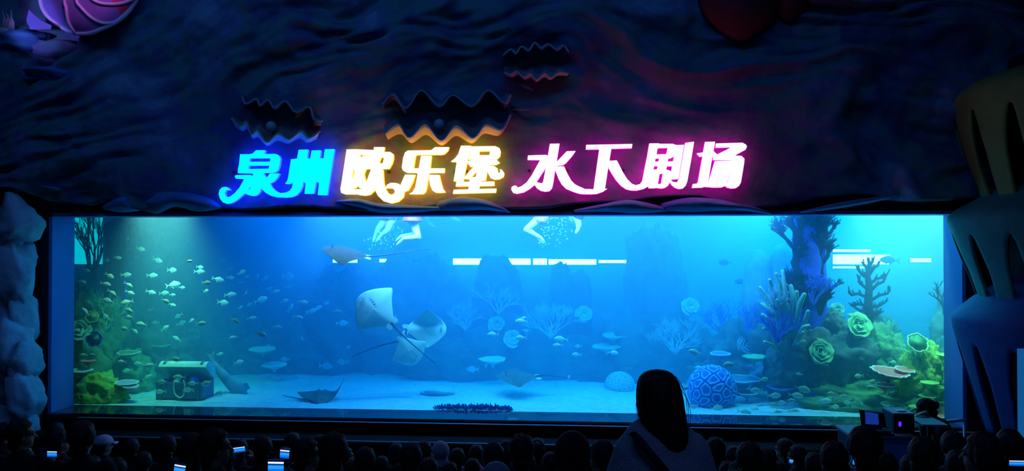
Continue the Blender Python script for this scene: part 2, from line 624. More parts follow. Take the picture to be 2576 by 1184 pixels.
def clam(up, lo, label, pearl=None, reach=34):
    c = at(sum(p[0] for p in up) / len(up), (up[0][1] + lo[0][1]) / 2, 12.8)
    t = thing('giant_clam', c, label, 'clam')
    n = 90
    U, L = smooth_path(up, n), smooth_path(lo, n)
    for nm, E, sgn in (('upper_shell', U, -1), ('lower_shell', L, 1)):
        b = B()
        rows = []
        mean = np.array([sum(p[0] for p in E) / n, sum(p[1] for p in E) / n])
        base = np.array([[np.interp(i, range(n), [e[0] for e in E]), 0] for i in range(n)])
        for i in range(n):
            w = max(0, i - 9), min(n, i + 10)
            my = sum(E[q][1] for q in range(*w)) / (w[1] - w[0])
            x, y = E[i]
            row = []
            # inner lip, rim, then the fluted outer face running back to the wall with growth steps
            rc = reach if sgn > 0 else reach * .45
            row.append(at(x * .985 + mean[0] * .015, y - sgn * 4, 12.75))
            row.append(at(x, y - sgn * 1, 12.50))
            row.append(at(x, y, 12.47))
            for q in range(1, 13):
                f = q / 12
                yy = y * (1 - .4 * f) + my * .4 * f + sgn * rc * f
                step = .018 * (q % 2)
                row.append(at(x * (1 - .06 * f) + mean[0] * .06 * f, yy, 12.48 + .44 * f ** 1.6 + step))
            rows.append(row)
        b.grid(rows)
        o = obj(nm, b, M_shell if sgn > 0 else M_rock, t)
        lipb = B(); lipb.tube([r_[2] for r_ in rows], .016, 6); obj('lip', lipb, M_lip, o)
        sm = o.modifiers.new('thick', 'SOLIDIFY'); sm.thickness = .02
    b = B()
    rows = []
    for i in range(n):
        r = []
        for q in range(9):
            f = q / 8
            p = U[i] * (1 - f) + L[i] * f
            r.append(at(p[0], p[1], 12.72 + .16 * math.sin(math.pi * f)))
        rows.append(r)
    b.grid(rows)
    obj('mantle', b, M_mantle, t)
    if pearl:
        b = B()
        p = at(pearl[0], pearl[1], 12.70)
        b.ell(p, (.09,) * 3, 16, 10)
        obj('pearl', b, M_pearl, t)


clam([(962, 262), (990, 238), (1022, 272), (1060, 228), (1105, 268), (1140, 240), (1188, 268), (1228, 228), (1268, 260), (1284, 240)],
     [(968, 335), (1002, 313), (1030, 345), (1070, 313), (1110, 352), (1148, 316), (1190, 346), (1222, 313), (1262, 325), (1284, 290)],
     'large open giant clam with golden lower lip above the warm white letters', (1105, 312), 22)
clam([(610, 242), (618, 262), (645, 250), (655, 266), (675, 252), (692, 273), (718, 255), (745, 283), (778, 270), (790, 300), (810, 304)],
     [(582, 298), (605, 318), (620, 308), (632, 338), (648, 328), (672, 357), (700, 336), (728, 350), (758, 330), (778, 347), (804, 331)],
     'open giant clam with a blue lit lower lip above the cyan letters', (682, 318), 16)
clam([(1266, 140), (1285, 125), (1298, 135), (1312, 118), (1330, 128), (1345, 108), (1362, 122), (1380, 112), (1400, 125), (1418, 115), (1430, 130)],
     [(1268, 182), (1285, 188), (1300, 180), (1318, 194), (1335, 185), (1350, 200), (1370, 185), (1388, 195), (1405, 182), (1430, 185)],
     'small dim giant clam, highest of the three on the rock', None, 10)
# short rods standing in for bits of light, right of the large clam
for k, (a, c, lab) in enumerate([((1300, 208), (1338, 226), 'short slanting rod for a bit of light under the highest clam'), ((1288, 272), (1332, 274), 'short level rod for a bit of light right of the large clam')]):
    b = B()
    b.tube([at(a[0], a[1], 12.85), at((a[0] + c[0]) / 2, (a[1] + c[1]) / 2, 12.68), at(c[0], c[1], 12.66)], [.035, .03, .02], 8)
    solo('light_bit_rod', b, M_rock, lab, 'coral')

# ---- the sign: outlines of its nine characters
Z4 = (540, 330, 5.639); Z5 = (840, 330, 5.6); Z6 = (1270, 330, 6.231); Z7 = (1580, 330, 6.231)
SIGN = [
    ('cyan glowing sign character with a long curled tail, first of the sign', 'c', Z4, [
        [(360,325),(495,325),(540,315),(585,268),(708,268),(688,322),(860,320),(905,345),(922,390),(910,480),(890,545),(850,580),(800,588),(680,588),(690,610),(735,668),(775,605),(800,598),(912,598),(880,655),(830,710),(775,738),(800,790),(850,840),(900,868),(938,875),(938,935),(880,935),(800,915),(720,870),(665,815),(648,790),(635,850),(600,895),(550,918),(500,910),(455,895),(420,872),(370,915),(300,975),(230,1015),(170,1028),(115,1005),(75,955),(57,890),(70,830),(105,795),(150,787),(190,805),(205,838),(180,828),(150,835),(130,870),(140,915),(175,938),(220,925),(280,880),(350,800),(420,675),(295,668),(285,635),(300,622),(500,620),(540,632),(548,595),(330,590),(330,530),(345,480)],
        [(490,380),(790,378),(785,430),(478,432)], [(475,485),(775,482),(765,530),(465,535)], [(458,828),(518,762),(515,790),(495,825)]]),
    ('cyan glowing sign character of three tall strokes, second of the sign', 'c', Z4, [
        [(1082,395),(1168,388),(1190,262),(1318,258),(1302,385),(1355,385),(1375,272),(1498,268),(1485,383),(1545,383),(1562,255),(1692,252),(1660,470),(1588,905),(1462,902),(1480,735),(1432,705),(1398,882),(1275,884),(1290,738),(1248,705),(1240,770),(1210,840),(1150,905),(1080,932),(1000,938),(950,937),(950,875),(1010,868),(1060,845),(1095,800),(1115,705),(1080,735),(1040,748),(998,742),(1030,700),(1045,640)]]),
    ('warm white glowing sign character with a round hooked foot, first of the warm three', 'o', Z5, [
        [(178,255),(305,252),(560,262),(562,222),(706,222),(690,288),(790,290),(828,320),(832,380),(812,450),(770,525),(665,530),(685,545),(690,640),(695,720),(715,800),(750,865),(800,893),(845,880),(858,845),(840,812),(800,800),(720,800),(750,750),(800,725),(850,725),(900,735),(928,762),(985,850),(970,930),(900,990),(800,1015),(700,985),(620,910),(580,830),(570,780),(555,840),(500,890),(430,905),(350,895),(340,885),(150,885),(100,865),(90,810),(110,700)],
        [(315,330),(520,330),(500,338),(405,345),(385,392),(370,345)], [(270,495),(290,570),(285,610),(262,660),(242,692),(255,600)], [(440,530),(525,530),(500,590),(450,730),(435,690),(415,600)], [(330,760),(360,800),(410,812),(235,818),(295,795)], [(655,368),(705,362),(688,448),(625,448)]]),
    ('warm white glowing sign character with a long top stroke, middle of the warm three', 'o', Z5, [
        [(1040,270),(1370,265),(1425,222),(1618,222),(1600,270),(1550,318),(1500,328),(1190,328),(1150,335),(1140,360),(1115,520),(1195,520),(1225,345),(1370,345),(1350,520),(1555,520),(1550,582),(1335,585),(1300,800),(1285,850),(1250,882),(1060,884),(1110,850),(1145,790),(1180,585),(1020,580),(970,550),(955,510),(975,370),(1000,300)],
        [(1340,612),(1480,612),(1500,700),(1530,810),(1568,858),(1500,865),(1430,862),(1385,830),(1355,760),(1342,680)],
        [(1000,610),(1140,610),(1100,720),(1040,830),(988,848),(934,762)]]),
    ('warm white glowing sign character on two level strokes, last of the warm three', 'o', Z5, [
        [(1790,202),(1930,202),(1905,310),(1880,400),(1835,620),(1820,700),(1685,702),(1730,430),(1645,425),(1700,385),(1750,320)],
        'new', [(1938,212),(2270,208),(2330,235),(2345,285),(2335,350),(2300,385),(2270,390),(1897,395),(1920,300)], [(2045,278),(2200,275),(2190,335),(2042,335)],
        'new', [(2035,385),(2175,385),(2172,405),(2033,405)],
        'new', [(1872,432),(1920,405),(2290,398),(2335,440),(2280,468),(2170,480),(2160,490),(2030,490),(2020,475),(1920,500)],
        'new', [(2030,480),(2160,480),(2160,540),(2135,690),(2058,695),(2040,815),(1893,820),(1915,655),(2000,640),(2010,555)],
        'new', [(1960,505),(2025,473),(2060,480),(2010,555),(1930,650),(1890,675),(1828,665),(1880,595)],
        'new', [(2150,488),(2260,490),(2300,520),(2310,580),(2330,585),(2345,560),(2330,535),(2365,540),(2398,590),(2385,640),(2330,672),(2260,678),(2205,655),(2175,600)],
        'new', [(1725,712),(2258,706),(2255,765),(1715,775)],
        'new', [(1685,822),(2285,805),(2278,862),(1675,878)]]),
    ('pink white glowing sign character with a ball ended left sweep, first of the pink four', 'p', Z6, [
        [(705,195),(857,192),(812,478),(970,312),(1108,308),(1060,380),(960,495),(910,530),(800,538),(800,546),(930,550),(985,670),(1040,770),(1100,830),(1180,870),(1250,900),(1250,985),(1180,980),(1080,950),(960,900),(890,830),(840,740),(788,605),(760,800),(740,890),(700,935),(630,945),(560,930),(500,890),(465,840),(400,895),(300,955),(190,978),(130,965),(100,915),(105,870),(150,848),(185,855),(198,882),(260,860),(340,800),(420,690),(480,580),(552,450),(355,446),(362,378),(640,368),(675,380)],
        [(640,575),(600,790),(580,815),(495,795)]]),
    ('pink white glowing sign character with one long top bar, second of the pink four', 'p', Z6, [
        [(1275,212),(2000,198),(1990,262),(1670,272),(1640,460),(1755,455),(1790,520),(1850,640),(1920,750),(1990,820),(2050,842),(2050,927),(1980,925),(1900,905),(1820,850),(1740,760),(1670,650),(1622,565),(1570,900),(1608,898),(1540,945),(1440,980),(1360,985),(1256,985),(1254,905),(1330,905),(1390,908),(1480,280),(1270,282)]]),
    ('pink white glowing sign character with many small square holes, third of the pink four', 'p', Z7, [
        [(335,190),(470,188),(500,195),(700,195),(755,215),(878,212),(790,748),(668,755),(700,790),(765,800),(800,750),(898,180),(1035,162),(1010,330),(930,780),(905,850),(860,895),(800,903),(740,885),(690,845),(655,795),(630,850),(580,885),(530,895),(440,885),(410,892),(325,890),(318,862),(250,900),(150,925),(125,928),(125,842),(190,825),(225,775),(265,560),(300,400)],
        [(465,262),(622,258),(605,345),(590,358),(445,360)], [(430,425),(488,425),(480,472),(422,475)], [(630,430),(670,420),(722,395),(710,470),(622,472)], [(410,545),(468,545),(455,595),(398,598)], [(610,548),(692,545),(680,640),(650,610),(598,600)], [(495,668),(545,662),(520,820),(468,828)]]),
    ('pink white glowing sign character with parallel slanting strokes, last of the pink four', 'p', Z7, [
        [(1210,165),(1365,162),(1340,310),(1398,362),(1620,250),(1375,255),(1380,190),(1790,178),(1845,205),(1865,240),(1840,290),(1675,378),(1780,385),(1825,430),(1820,500),(1770,800),(1740,855),(1690,890),(1620,895),(1560,880),(1525,855),(1470,878),(1350,880),(1200,868),(1170,880),(1005,885),(1020,825),(1085,818),(1100,790),(1170,390),(1125,398),(1080,345),(1180,328)],
        [(1325,400),(1342,400),(1336,450),(1625,452),(1625,460),(1362,468),(1268,778),(1258,778),(1305,500)], [(1605,640),(1610,650),(1560,812),(1548,812)], [(1505,470),(1512,470),(1392,850),(1382,852)]]),
]
G_face = {'c': glow('cyan_lit_face', (0.0, 1.0, 1.0), 1.15), 'o': glow('warm_lit_face', (1.0, 0.93, 0.80), 1.5), 'p': glow('pink_lit_face', (1.0, 0.86, 0.98), 1.4)}
G_side = {'c': glow('blue_lit_side', (0.01, 0.03, 1.0), 7.0), 'o': glow('amber_lit_side', (1.0, 0.33, 0.005), 4.2), 'p': glow('magenta_lit_side', (1.0, 0.0, 0.30), 4.0)}


def letter_mesh(name, polys, zz, y0, y1, m):
    sets, cur = [], []
    for p in polys:
        if p == 'new':
            sets.append(cur)
            cur = []
        else:
            cur.append(p)
    sets.append(cur)
    org = None
    bm = bmesh.new()
    for st in sets:
        me, o = letter_piece(name, st, zz, y0, y1, m)
        org = org or o
        me.transform(Matrix.Translation(o - org))
        bm.from_mesh(me)
        bpy.data.meshes.remove(me)
    me = bpy.data.meshes.new(name)
    bm.to_mesh(me)
    bm.free()
    me.materials.append(m)
    return me, org


def letter_piece(name, polys, zz, y0, y1, m):
    cu = bpy.data.curves.new(name, 'CURVE')
    cu.dimensions = '2D'
    cu.fill_mode = 'BOTH'
    cu.extrude = (y1 - y0) / 2
    ox, oy, s = zz
    org = at(ox + polys[0][0][0] / s, oy + polys[0][0][1] / s, y0)
    for poly in polys:
        sp = cu.splines.new('POLY')
        sp.points.add(len(poly) - 1)
        for q, (x, y) in zip(sp.points, poly):
            w = at(ox + x / s, oy + y / s, y0)
            q.co = (w.x - org.x, w.z - org.z, 0, 1)
        sp.use_cyclic_u = True
    tmp = bpy.data.objects.new(name, cu)
    COL.objects.link(tmp)
    dg = bpy.context.evaluated_depsgraph_get()
    me = bpy.data.meshes.new_from_object(tmp.evaluated_get(dg))
    bpy.data.objects.remove(tmp)
    R_ = Matrix.Rotation(rad(90), 4, 'X')
    me.transform(Matrix.Translation((0, (y1 - y0) / 2, 0)) @ R_)
    me.materials.clear()
    return me, org


for lab, k, zz, polys in SIGN:
    me, org = letter_mesh('lit_face', polys, zz, 12.66, 12.69, G_face[k])
    t = thing('sign_letter', org, lab, 'sign letter', None)
    o = bpy.data.objects.new('lit_face', me); COL.objects.link(o); o.parent = t
    me, org2 = letter_mesh('lit_side', polys, zz, 12.692, 12.80, G_side[k])
    o = bpy.data.objects.new('lit_side', me); COL.objects.link(o); o.parent = t
    o.location = org2 - org
    o['label'] = {'c': 'deep blue glowing side', 'o': 'amber glowing side', 'p': 'magenta glowing side'}[k]
    xs = [at(zz[0] + p[0] / zz[2], 430, 12.8).x for p in polys[0]]
    zc = at(1200, 430, 12.8).z
    for x in (min(xs) + .25 * (max(xs) - min(xs)), min(xs) + .75 * (max(xs) - min(xs))):
        b = B()
        b.box((x - .02, 12.80, zc - .02), (x + .02, 12.98, zc + .02))
        obj('bracket', b, M_black, t)

# ---- chambered shell, anemone and outcrop at the upper left
M_sh = {'v': mat('violet_shell', (0.30, 0.20, 0.62), 0.5, col2=(0.34, 0.24, 0.7), scale=2), 'm': mat('crimson_shell', (0.55, 0.06, 0.20), 0.5, col2=(0.62, 0.08, 0.26), scale=2),
        'w': mat('pale_rib', (0.70, 0.66, 0.86), 0.6, col2=(0.80, 0.76, 0.92), scale=12, bump=.3)}
sc = at(222, -30, 12.4)
s1 = mpp(sc)
t = thing('chambered_shell', sc, 'violet and crimson chambered shell with pale ribs on the upper left rock', 'shell')
rim = [(104, -60), (102, 0), (115, 35), (145, 62), (185, 82), (225, 84), (262, 70), (300, 50), (330, 20), (350, -20), (345, -70)]
R1 = smooth_path(rim, 60)
cen = np.array([228, -75])


def dome(p):
    """y of the bulging shell at photograph point p."""
    d = max(0, 1 - ((p[0] - 228) / 128) ** 2 - ((p[1] + 60) / 150) ** 2)
    return 12.40 - .45 * math.sqrt(d)


def on(p, lift=0.0):
    return at(p[0], p[1], dome(p) - lift)


ribs = [[(205, -110), (165, -10), (166, 20), (172, 55), (188, 82)], [(215, -110), (192, -10), (205, 20), (235, 48), (262, 58), (285, 57)], [(230, -110), (225, -20), (245, 5), (290, 10), (330, 0), (345, -14)]]
sect = [R1[:26], R1[25:40], R1[39:52], R1[51:]]
bounds = [0, 27, 43, 52, 59]
for k in range(4):
    lab = ['deep violet chamber', 'dark purple chamber', 'crimson chamber', 'dark crimson chamber'][k]
    b = B()
    rows = []
    for i in range(bounds[k], bounds[k + 1] + 1):
        rows.append([on(cen * (1 - q / 10) + R1[i] * (q / 10)) for q in range(11)])
    b.grid(rows)
    o = obj('chamber', b, M_sh['v' if k < 2 else 'm'], t)
    o['label'] = lab
b = B(); b.tube([on(p, .02) for p in R1], .036, 8); obj('rim', b, M_sh['w'], t)
for r in ribs:
    b = B(); b.tube([on(p, .02) for p in smooth_path(r, 24)], .026, 8); obj('rib', b, M_sh['w'], t)
b = B()
fin = [(72, 24), (100, 50), (130, 64), (128, 74), (76, 74), (66, 52)]
b.add([at(x, y, 12.2) for x, y in fin] + [at(x, y, 12.4) for x, y in fin], [tuple(range(6)), tuple(range(11, 5, -1))] + [(i, (i + 1) % 6, 6 + (i + 1) % 6, 6 + i) for i in range(6)], 0, False)
obj('lip', b, M_sh['v'], t)

t = thing('sea_anemone', at(15, 78, 12.5), 'pink tentacled anemone on the rock left of the chambered shell', 'anemone')
M_ane = mat('pink_anemone', (0.85, 0.35, 0.45), 0.5, col2=(0.9, 0.6, 0.65), scale=8)
b = B(); b.ell(at(12, 82, 12.55), (.22, .15, .09), 16, 8); obj('base', b, M_ane, t)
rnd = random.Random(4)
for k in range(11):
    x = -22 + k * 5.6
    b = B(); b.tube([at(x, 80, 12.5), at(x + rnd.uniform(-4, 4), 55, 12.42), at(x + rnd.uniform(-8, 8), 28 + rnd.uniform(-6, 14), 12.40)], [.03, .024, .008], 6); obj('tentacle', b, M_ane, t)

for k, (px, py, rw, rh, lab) in enumerate([(75, 110, 75, 26, 'blue lit rock outcrop under the chambered shell'), (150, 128, 60, 22, 'green tinged rock shelf under the chambered shell'), (-5, 118, 40, 34, 'dark rock lump at the left edge under the anemone'), (130, 190, 60, 18, 'low green rock shelf beneath the outcrops at the upper left')]):
    p = at(px, py, 12.75); s = mpp(p)
    b = B(); rock(b, p, (rw * s, .35, rh * s), 11 + k, .4)
    moulded('rock_outcrop', b, M_ledge if k != 1 else M_rock, lab)

# hanging crimson ornaments at the top
M_red = mat('crimson_ornament', (0.20, 0.015, 0.03), 0.7, col2=(0.13, 0.01, 0.02), scale=2.5, bump=.4)
for k, (px, py, rw, up, dn, lab) in enumerate([(1862, 0, 112, 90, 112, 'large dark crimson pointed shell hanging at the top right of the rock'), (1985, -10, 62, 60, 66, 'smaller dark crimson lobe beside the large pointed shell'), (2240, -25, 95, 50, 50, 'dim orange red lobe at the top edge right of the crimson shells')]):
    c = at(px, py, 12.65); s = mpp(c)
    b = B()
    rows = []
    for i in range(17):
        f = i / 16
        z = c.z + up * s - (up + dn) * s * f
        r = rw * s * (math.sin(math.pi * min(1, .18 + .82 * f)) ** .85 if f < 1 else .02) + .01
        rows.append([Vector((c.x + math.cos(a) * r * (1 + .06 * math.sin(7 * a + f * 2)), c.y + math.sin(a) * r * .5, z)) for a in [2 * math.pi * q / 36 for q in range(36)]])
    b.rings(rows)
    solo('hanging_shell', b, M_red, lab, 'ornament')

# ---- tiered column at the right edge
AX = at(2668, 600, 12.2)
sC = mpp(at(2668, 600, 12.2))
t = thing('tiered_column', Vector((AX.x, AX.y, at(2668, 1240, 12.2).z)), 'three tiered mushroom shaped column with slits at the right edge', 'column')
TI = [('olive', (0.30, 0.32, 0.08), [(150, 60), (172, 120), (195, 185), (222, 225), (245, 238), (262, 236), (330, 226), (420, 203), (520, 168)], 275),
      ('green', (0.05, 0.24, 0.21), [(470, 150), (500, 190), (522, 228), (545, 248), (572, 244), (640, 222), (700, 200), (790, 172)], 590),
      ('blue', (0.035, 0.09, 0.30), [(660, 60), (700, 120), (750, 190), (795, 235), (820, 240), (850, 234), (920, 216), (1000, 194), (1095, 168)], 860)]
for nm, colr, prof, slit0 in TI:
    mt = mat(nm + '_plaster', colr, .7, col2=tuple(c * .8 for c in colr), scale=3, bump=.3, bscale=12)
    P = smooth_path(prof, 40)
    b = B()
    per, NR, NG = 14, 8, 3
    n = per * (NR + NG)
    vs, fs = [], []
    for q, (py, rr) in enumerate(P):
        z = at(2668, py, 12.2).z
        f = (py - slit0) / (prof[-1][0] - slit0)
        g = .015 + .20 * min(1, max(0, f) * 2.2) ** .6
        for k in range(per):
            for i in range(NR):
                ph = k + g + (1 - 2 * g) * i / NR
                vs.append((ph, rr, z))
            for i in range(NG):
                vs.append((k + 1 - g + 2 * g * i / NG, rr, z))
    rot0 = .35
    vs = [Vector((AX.x + math.cos(2 * math.pi * (ph + rot0) / per) * rr * sC, AX.y + math.sin(2 * math.pi * (ph + rot0) / per) * rr * sC, z)) for ph, rr, z in vs]
    for q in range(len(P) - 1):
        slit = P[q][0] >= slit0
        for i in range(n):
            if slit and i % (NR + NG) >= NR:
                continue
            fs.append((q * n + i, (q + 1) * n + i, (q + 1) * n + (i + 1) % n, q * n + (i + 1) % n))
    b.add(vs, fs)
    o = obj('tier', b, mt, t)
    o['label'] = nm + ' slitted tier'
    sm = o.modifiers.new('thick', 'SOLIDIFY'); sm.thickness = .05
b = B(); b.tube([Vector((AX.x, AX.y, at(2668, 1240, 12.2).z)), Vector((AX.x, AX.y, at(2668, 140, 12.2).z))], 110 * sC, 24, round_end=False); obj('core', b, M_black, t)
b = B()
p0 = at(2567, 1112, 10.5); p1 = at(2625, 878, 10.5)
b.box((p0.x, 10.5, p0.z), (p1.x, 10.56, p1.z))
bd = thing('display_board', Vector(((p0.x + p1.x) / 2, 10.53, -2.6)), 'plain blue lit board at the right edge below the column', 'board')
obj('panel', b, glow('board_light', (0.01, 0.16, 0.50), .55), bd)
b = B(); b.box((p0.x + .1, 10.56, tier_z(9)), (p0.x + .16, 10.6, p1.z)); obj('stand', b, M_black, bd)
b = B(); b.box((p1.x - .16, 10.56, tier_z(9)), (p1.x - .1, 10.6, p1.z)); obj('stand', b, M_black, bd)

M_vdark = mat('black_plinth', (.004, .004, .007), .9, spec=.1)
# ---- dark plinth and ledges under the window, and the stepped floor of the hall
b = B(); z1 = at(1288, 1069, 12.86).z
b.box((XL - 1.2, 12.86, ZB - .5), (XR + 1.2, YF + .02, z1)); struct('trim_5', b, M_vdark)
b = B(); b.box((XL + .6, 12.84, z1), (XR + 1.2, 12.875, z1 + .014)); struct('trim_6', b, M_edge)
z2 = at(1000, 1112, 12.35).z
b = B(); b.box((XL - 1.2, 12.35, -3), (XR + 1.2, 12.9, z2)); struct('trim_7', b, M_vdark)
b = B(); b.box((XL + 1.0, 12.335, z2 - .01), (at(1560, 1120, 12.35).x, 12.36, z2 + .012)); struct('trim_8', b, M_edge)



b = B()
b.box((-14, -4, -.2), (14, ROW0 - .55, 0.0))
for k in range(10):
    y = ROW0 - .55 + PITCH * k
    b.box((-14, y, tier_z(k) - .3), (14, y + PITCH if k < 9 else 13.1, tier_z(k)))
struct('floor', b, M_floor)
# ------------------------------------------------------------------ reef inside the tank
M_reefd = mat('reef_rock_dark', (0.05, 0.10, 0.14), 0.9, col2=(0.11, 0.19, 0.22), scale=2.2, bump=.7, bscale=10, detail=7)
M_reefg = mat('reef_rock_green', (0.06, 0.19, 0.12), 0.9, col2=(0.17, 0.34, 0.16), scale=3.2, bump=.8, bscale=12, detail=7)
M_reefy = mat('reef_rock_yellow', (0.24, 0.46, 0.07), 0.9, col2=(0.42, 0.60, 0.12), scale=4, bump=.8, bscale=14, detail=7)
M_reefb = mat('reef_rock_blue', (0.10, 0.20, 0.36), 0.9, col2=(0.16, 0.30, 0.46), scale=3, bump=.6, bscale=12, detail=7)
M_colb = mat('blue_column', (0.015, 0.05, 0.60), 0.85, col2=(0.03, 0.08, 0.75), scale=3, bump=.5, bscale=14)
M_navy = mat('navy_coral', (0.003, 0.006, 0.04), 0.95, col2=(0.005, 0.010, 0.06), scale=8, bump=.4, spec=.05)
M_tealc = mat('teal_coral', (0.22, 0.52, 0.44), 0.75, col2=(0.30, 0.60, 0.50), scale=8, bump=.4)
M_green = mat('green_coral', (0.16, 0.52, 0.28), 0.7, col2=(0.22, 0.60, 0.32), scale=8, bump=.3)
M_lime = mat('lime_coral', (0.40, 0.66, 0.16), 0.7, col2=(0.50, 0.75, 0.22), scale=8, bump=.3)
M_rimw = mat('pale_coral_edge', (0.55, 0.82, 0.48), 0.7)
M_white = mat('white_coral_edge', (0.92, 0.92, 0.88), 0.7)
M_pink = mat('pink_coral', (0.92, 0.24, 0.24), 0.75, col2=(0.85, 0.17, 0.18), scale=9, bump=.4)
M_blue = mat('blue_coral', (0.03, 0.08, 0.85), 0.7, col2=(0.06, 0.14, 0.95), scale=10, bump=.3)
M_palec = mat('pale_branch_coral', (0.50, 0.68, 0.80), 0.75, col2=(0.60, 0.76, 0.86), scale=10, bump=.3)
M_viol = mat('violet_coral', (0.40, 0.36, 0.60), 0.75, col2=(0.50, 0.45, 0.68), scale=9, bump=.3)


def reef(name, lumps, m, label, cat='reef rock', rough=.34, boxy=0.0):
    """lumps: (px, py, rx px, rz px, Y, ry m)"""
    c0 = at(lumps[0][0], lumps[0][1] + lumps[0][3], lumps[0][4])
    t = thing(name, Vector((c0.x, c0.y, ZB)), label, cat)
    for k, l in enumerate(lumps):
        px, py, rx, rz, Y, ry = l[:6]
        p = at(px, py, Y)
        s = mpp(p)
        b = B()
        sd_ = px * .013 + py * .007
        def fn(d, sd_=sd_):
            q = d * 1.5 + Vector((sd_ * 3.1, sd_ * 1.7, sd_ * .9))
            bx = (d.x ** 4 + d.y ** 4 + d.z ** 4) ** -.25 if boxy else 1.0
            return (1 + (bx - 1) * boxy) * .93 + rough * noise.fractal(q, .8, 2.1, 6) + rough * .55 * (abs(noise.noise(q * 2.6)) - .2) + rough * .30 * (abs(noise.noise(q * 6.3)) - .2)
        b.ell(p, (rx * s, ry, rz * s), 64, 44, fn=fn)
        obj('boulder', b, l[6] if len(l) > 6 else m, t)
    return t


reef('reef_slope', [(190, 930, 70, 120, 14.6, .5, M_reefg), (250, 1000, 70, 62, 14.15, .35, M_reefy), (205, 1010, 50, 50, 14.0, .25, M_reefg), (255, 880, 60, 120, 15.0, .5), (330, 960, 60, 80, 15.2, .4), (195, 800, 40, 90, 15.0, .4, M_reefg)], M_reefg, 'mossy green reef slope in the lower left corner of the tank')
reef('reef_cliff', [(352, 800, 80, 210, 16.4, .6), (322, 760, 48, 190, 16.0, .5), (410, 900, 90, 90, 16.0, .5), (312, 610, 38, 70, 16.6, .4)], M_reefd, 'tall dark reef cliff behind the school at the left')
reef('reef_cliff', [(440, 760, 70, 160, 17.6, .6), (520, 860, 110, 110, 17.4, .6), (420, 600, 50, 60, 17.8, .5)], M_reefd, 'hazy dark reef cliff behind the treasure chest')
reef('reef_mound', [(860, 830, 110, 150, 17.7, .7), (990, 800, 100, 150, 17.6, .7), (1090, 800, 80, 155, 17.8, .6), (750, 890, 110, 90, 17.5, .6), (1110, 910, 100, 70, 17.0, .5), (640, 910, 100, 70, 17.5, .5)], M_reefd, 'broad hazy reef mound behind the pale stingrays')
reef('reef_spire', [(1252, 800, 64, 160, 17.5, .5), (1240, 900, 90, 90, 17.2, .5)], M_reefd, 'hazy round topped reef pillar left of the back light strip', rough=.14, boxy=.8)
reef('reef_spire', [(1412, 800, 34, 145, 17.6, .4), (1452, 812, 40, 136, 17.7, .4), (1410, 910, 110, 75, 17.3, .5)], M_reefd, 'hazy low reef pillar standing before the back light strip', rough=.12, boxy=.8)
reef('reef_spire', [(1650, 780, 82, 215, 17.3, .6), (1600, 880, 90, 110, 17.0, .5), (1720, 900, 90, 90, 17.0, .5), (1530, 930, 80, 60, 17.0, .5)], M_reefd, 'tall hazy reef pillar behind the standing woman', rough=.24, boxy=.5)

M_twin = mat('twin_rock', (.16, .30, .42), .9, col2=(.26, .42, .52), scale=3, bump=.4)
# furrowed twin rock
t = thing('twin_rock', Vector((at(1935, 900, 15.9).x, 15.9, ZB)), 'pale furrowed heart shaped twin rock left of the blue column', 'reef rock')
for px, py, rx, rz in ((1907, 745, 38, 118), (1966, 735, 36, 122)):
    p = at(px, py, 15.9); s = mpp(p)
    b = B(); b.ell(p, (rx * s, .35, rz * s), 72, 26, fn=lambda d: 1 + .035 * math.sin(22 * math.atan2(d.y, d.x)) * (1 - d.z * d.z) + .05 * fb(d, 1.5, 3, px)); obj('lobe', b, M_twin, t)

# blue column with encrusting coral
p0, p1 = at(2036, 860, 14.95), at(2034, 470, 14.95)
s = mpp(p0)
t = thing('painted_shaft', Vector((p0.x, p0.y, ZB)), 'blue painted round column rising through the right half of the tank', 'column')
b = B()
rows = []
for i in range(40):
    f = i / 39
    z = ZB - .02 + (p1.z - ZB) * f
    r = s * (52 - 14 * f ** .5 + 26 * max(0, .25 - f))
    rows.append([Vector((p0.x + math.cos(a) * r * (1 + .10 * fb((math.cos(a), math.sin(a), z * 1.4), 1.3, 4)), p0.y + math.sin(a) * r * (1 + .10 * fb((math.cos(a), math.sin(a), z * 1.4), 1.3, 4)), z)) for a in [2 * math.pi * q / 40 for q in range(40)]])
b.rings(rows)
obj('shaft', b, M_colb, t)


def branch(b, p, d, L, r, depth, rnd, flat=0.0, spread=.6, nch=(2, 3), n=6, keep=.74):
    q1 = p + d * L * .5 + RIGHT * rnd.uniform(-.06, .06) * L + UP * rnd.uniform(-.03, .06) * L
    q2 = p + d * L
    b.tube([p, q1, q2], [r, r * .85, r * .66], n, round_end=True)
    if depth == 0:
        return
    for k in range(rnd.randint(*nch)):
        e = d + RIGHT * rnd.uniform(-1, 1) * spread + UP * rnd.uniform(-.5, .8) * spread + AWAY * rnd.uniform(-1, 1) * spread * (1 - flat)
        st = p.lerp(q2, rnd.uniform(.45, 1.0))
        branch(b, st, e.normalized(), L * rnd.uniform(.6, .9) * keep / .74, r * .64, depth - 1, rnd, flat, spread, nch, max(5, n - 1), keep)


def coral_tree(name, px, py, Y, h, r, m, label, seed, depth=4, spread=.7, flat=.7, lean=0, nch=(2, 3), trunk=None, starts=1, fan=.5):
    rnd = random.Random(seed)
    p = at(px, py, Y)
    s = mpp(p)
    b = B()
    for k in range(starts):
        d = (UP + RIGHT * (lean + (0 if starts == 1 else fan * (2 * (k + .5) / starts - 1) + rnd.uniform(-.1, .1))) + AWAY * rnd.uniform(-.2, .2) * (1 - flat)).normalized()
        branch(b, p, d, h * s, r * s, depth, rnd, flat, spread, nch)
    return solo(name, b, m, label, 'coral')


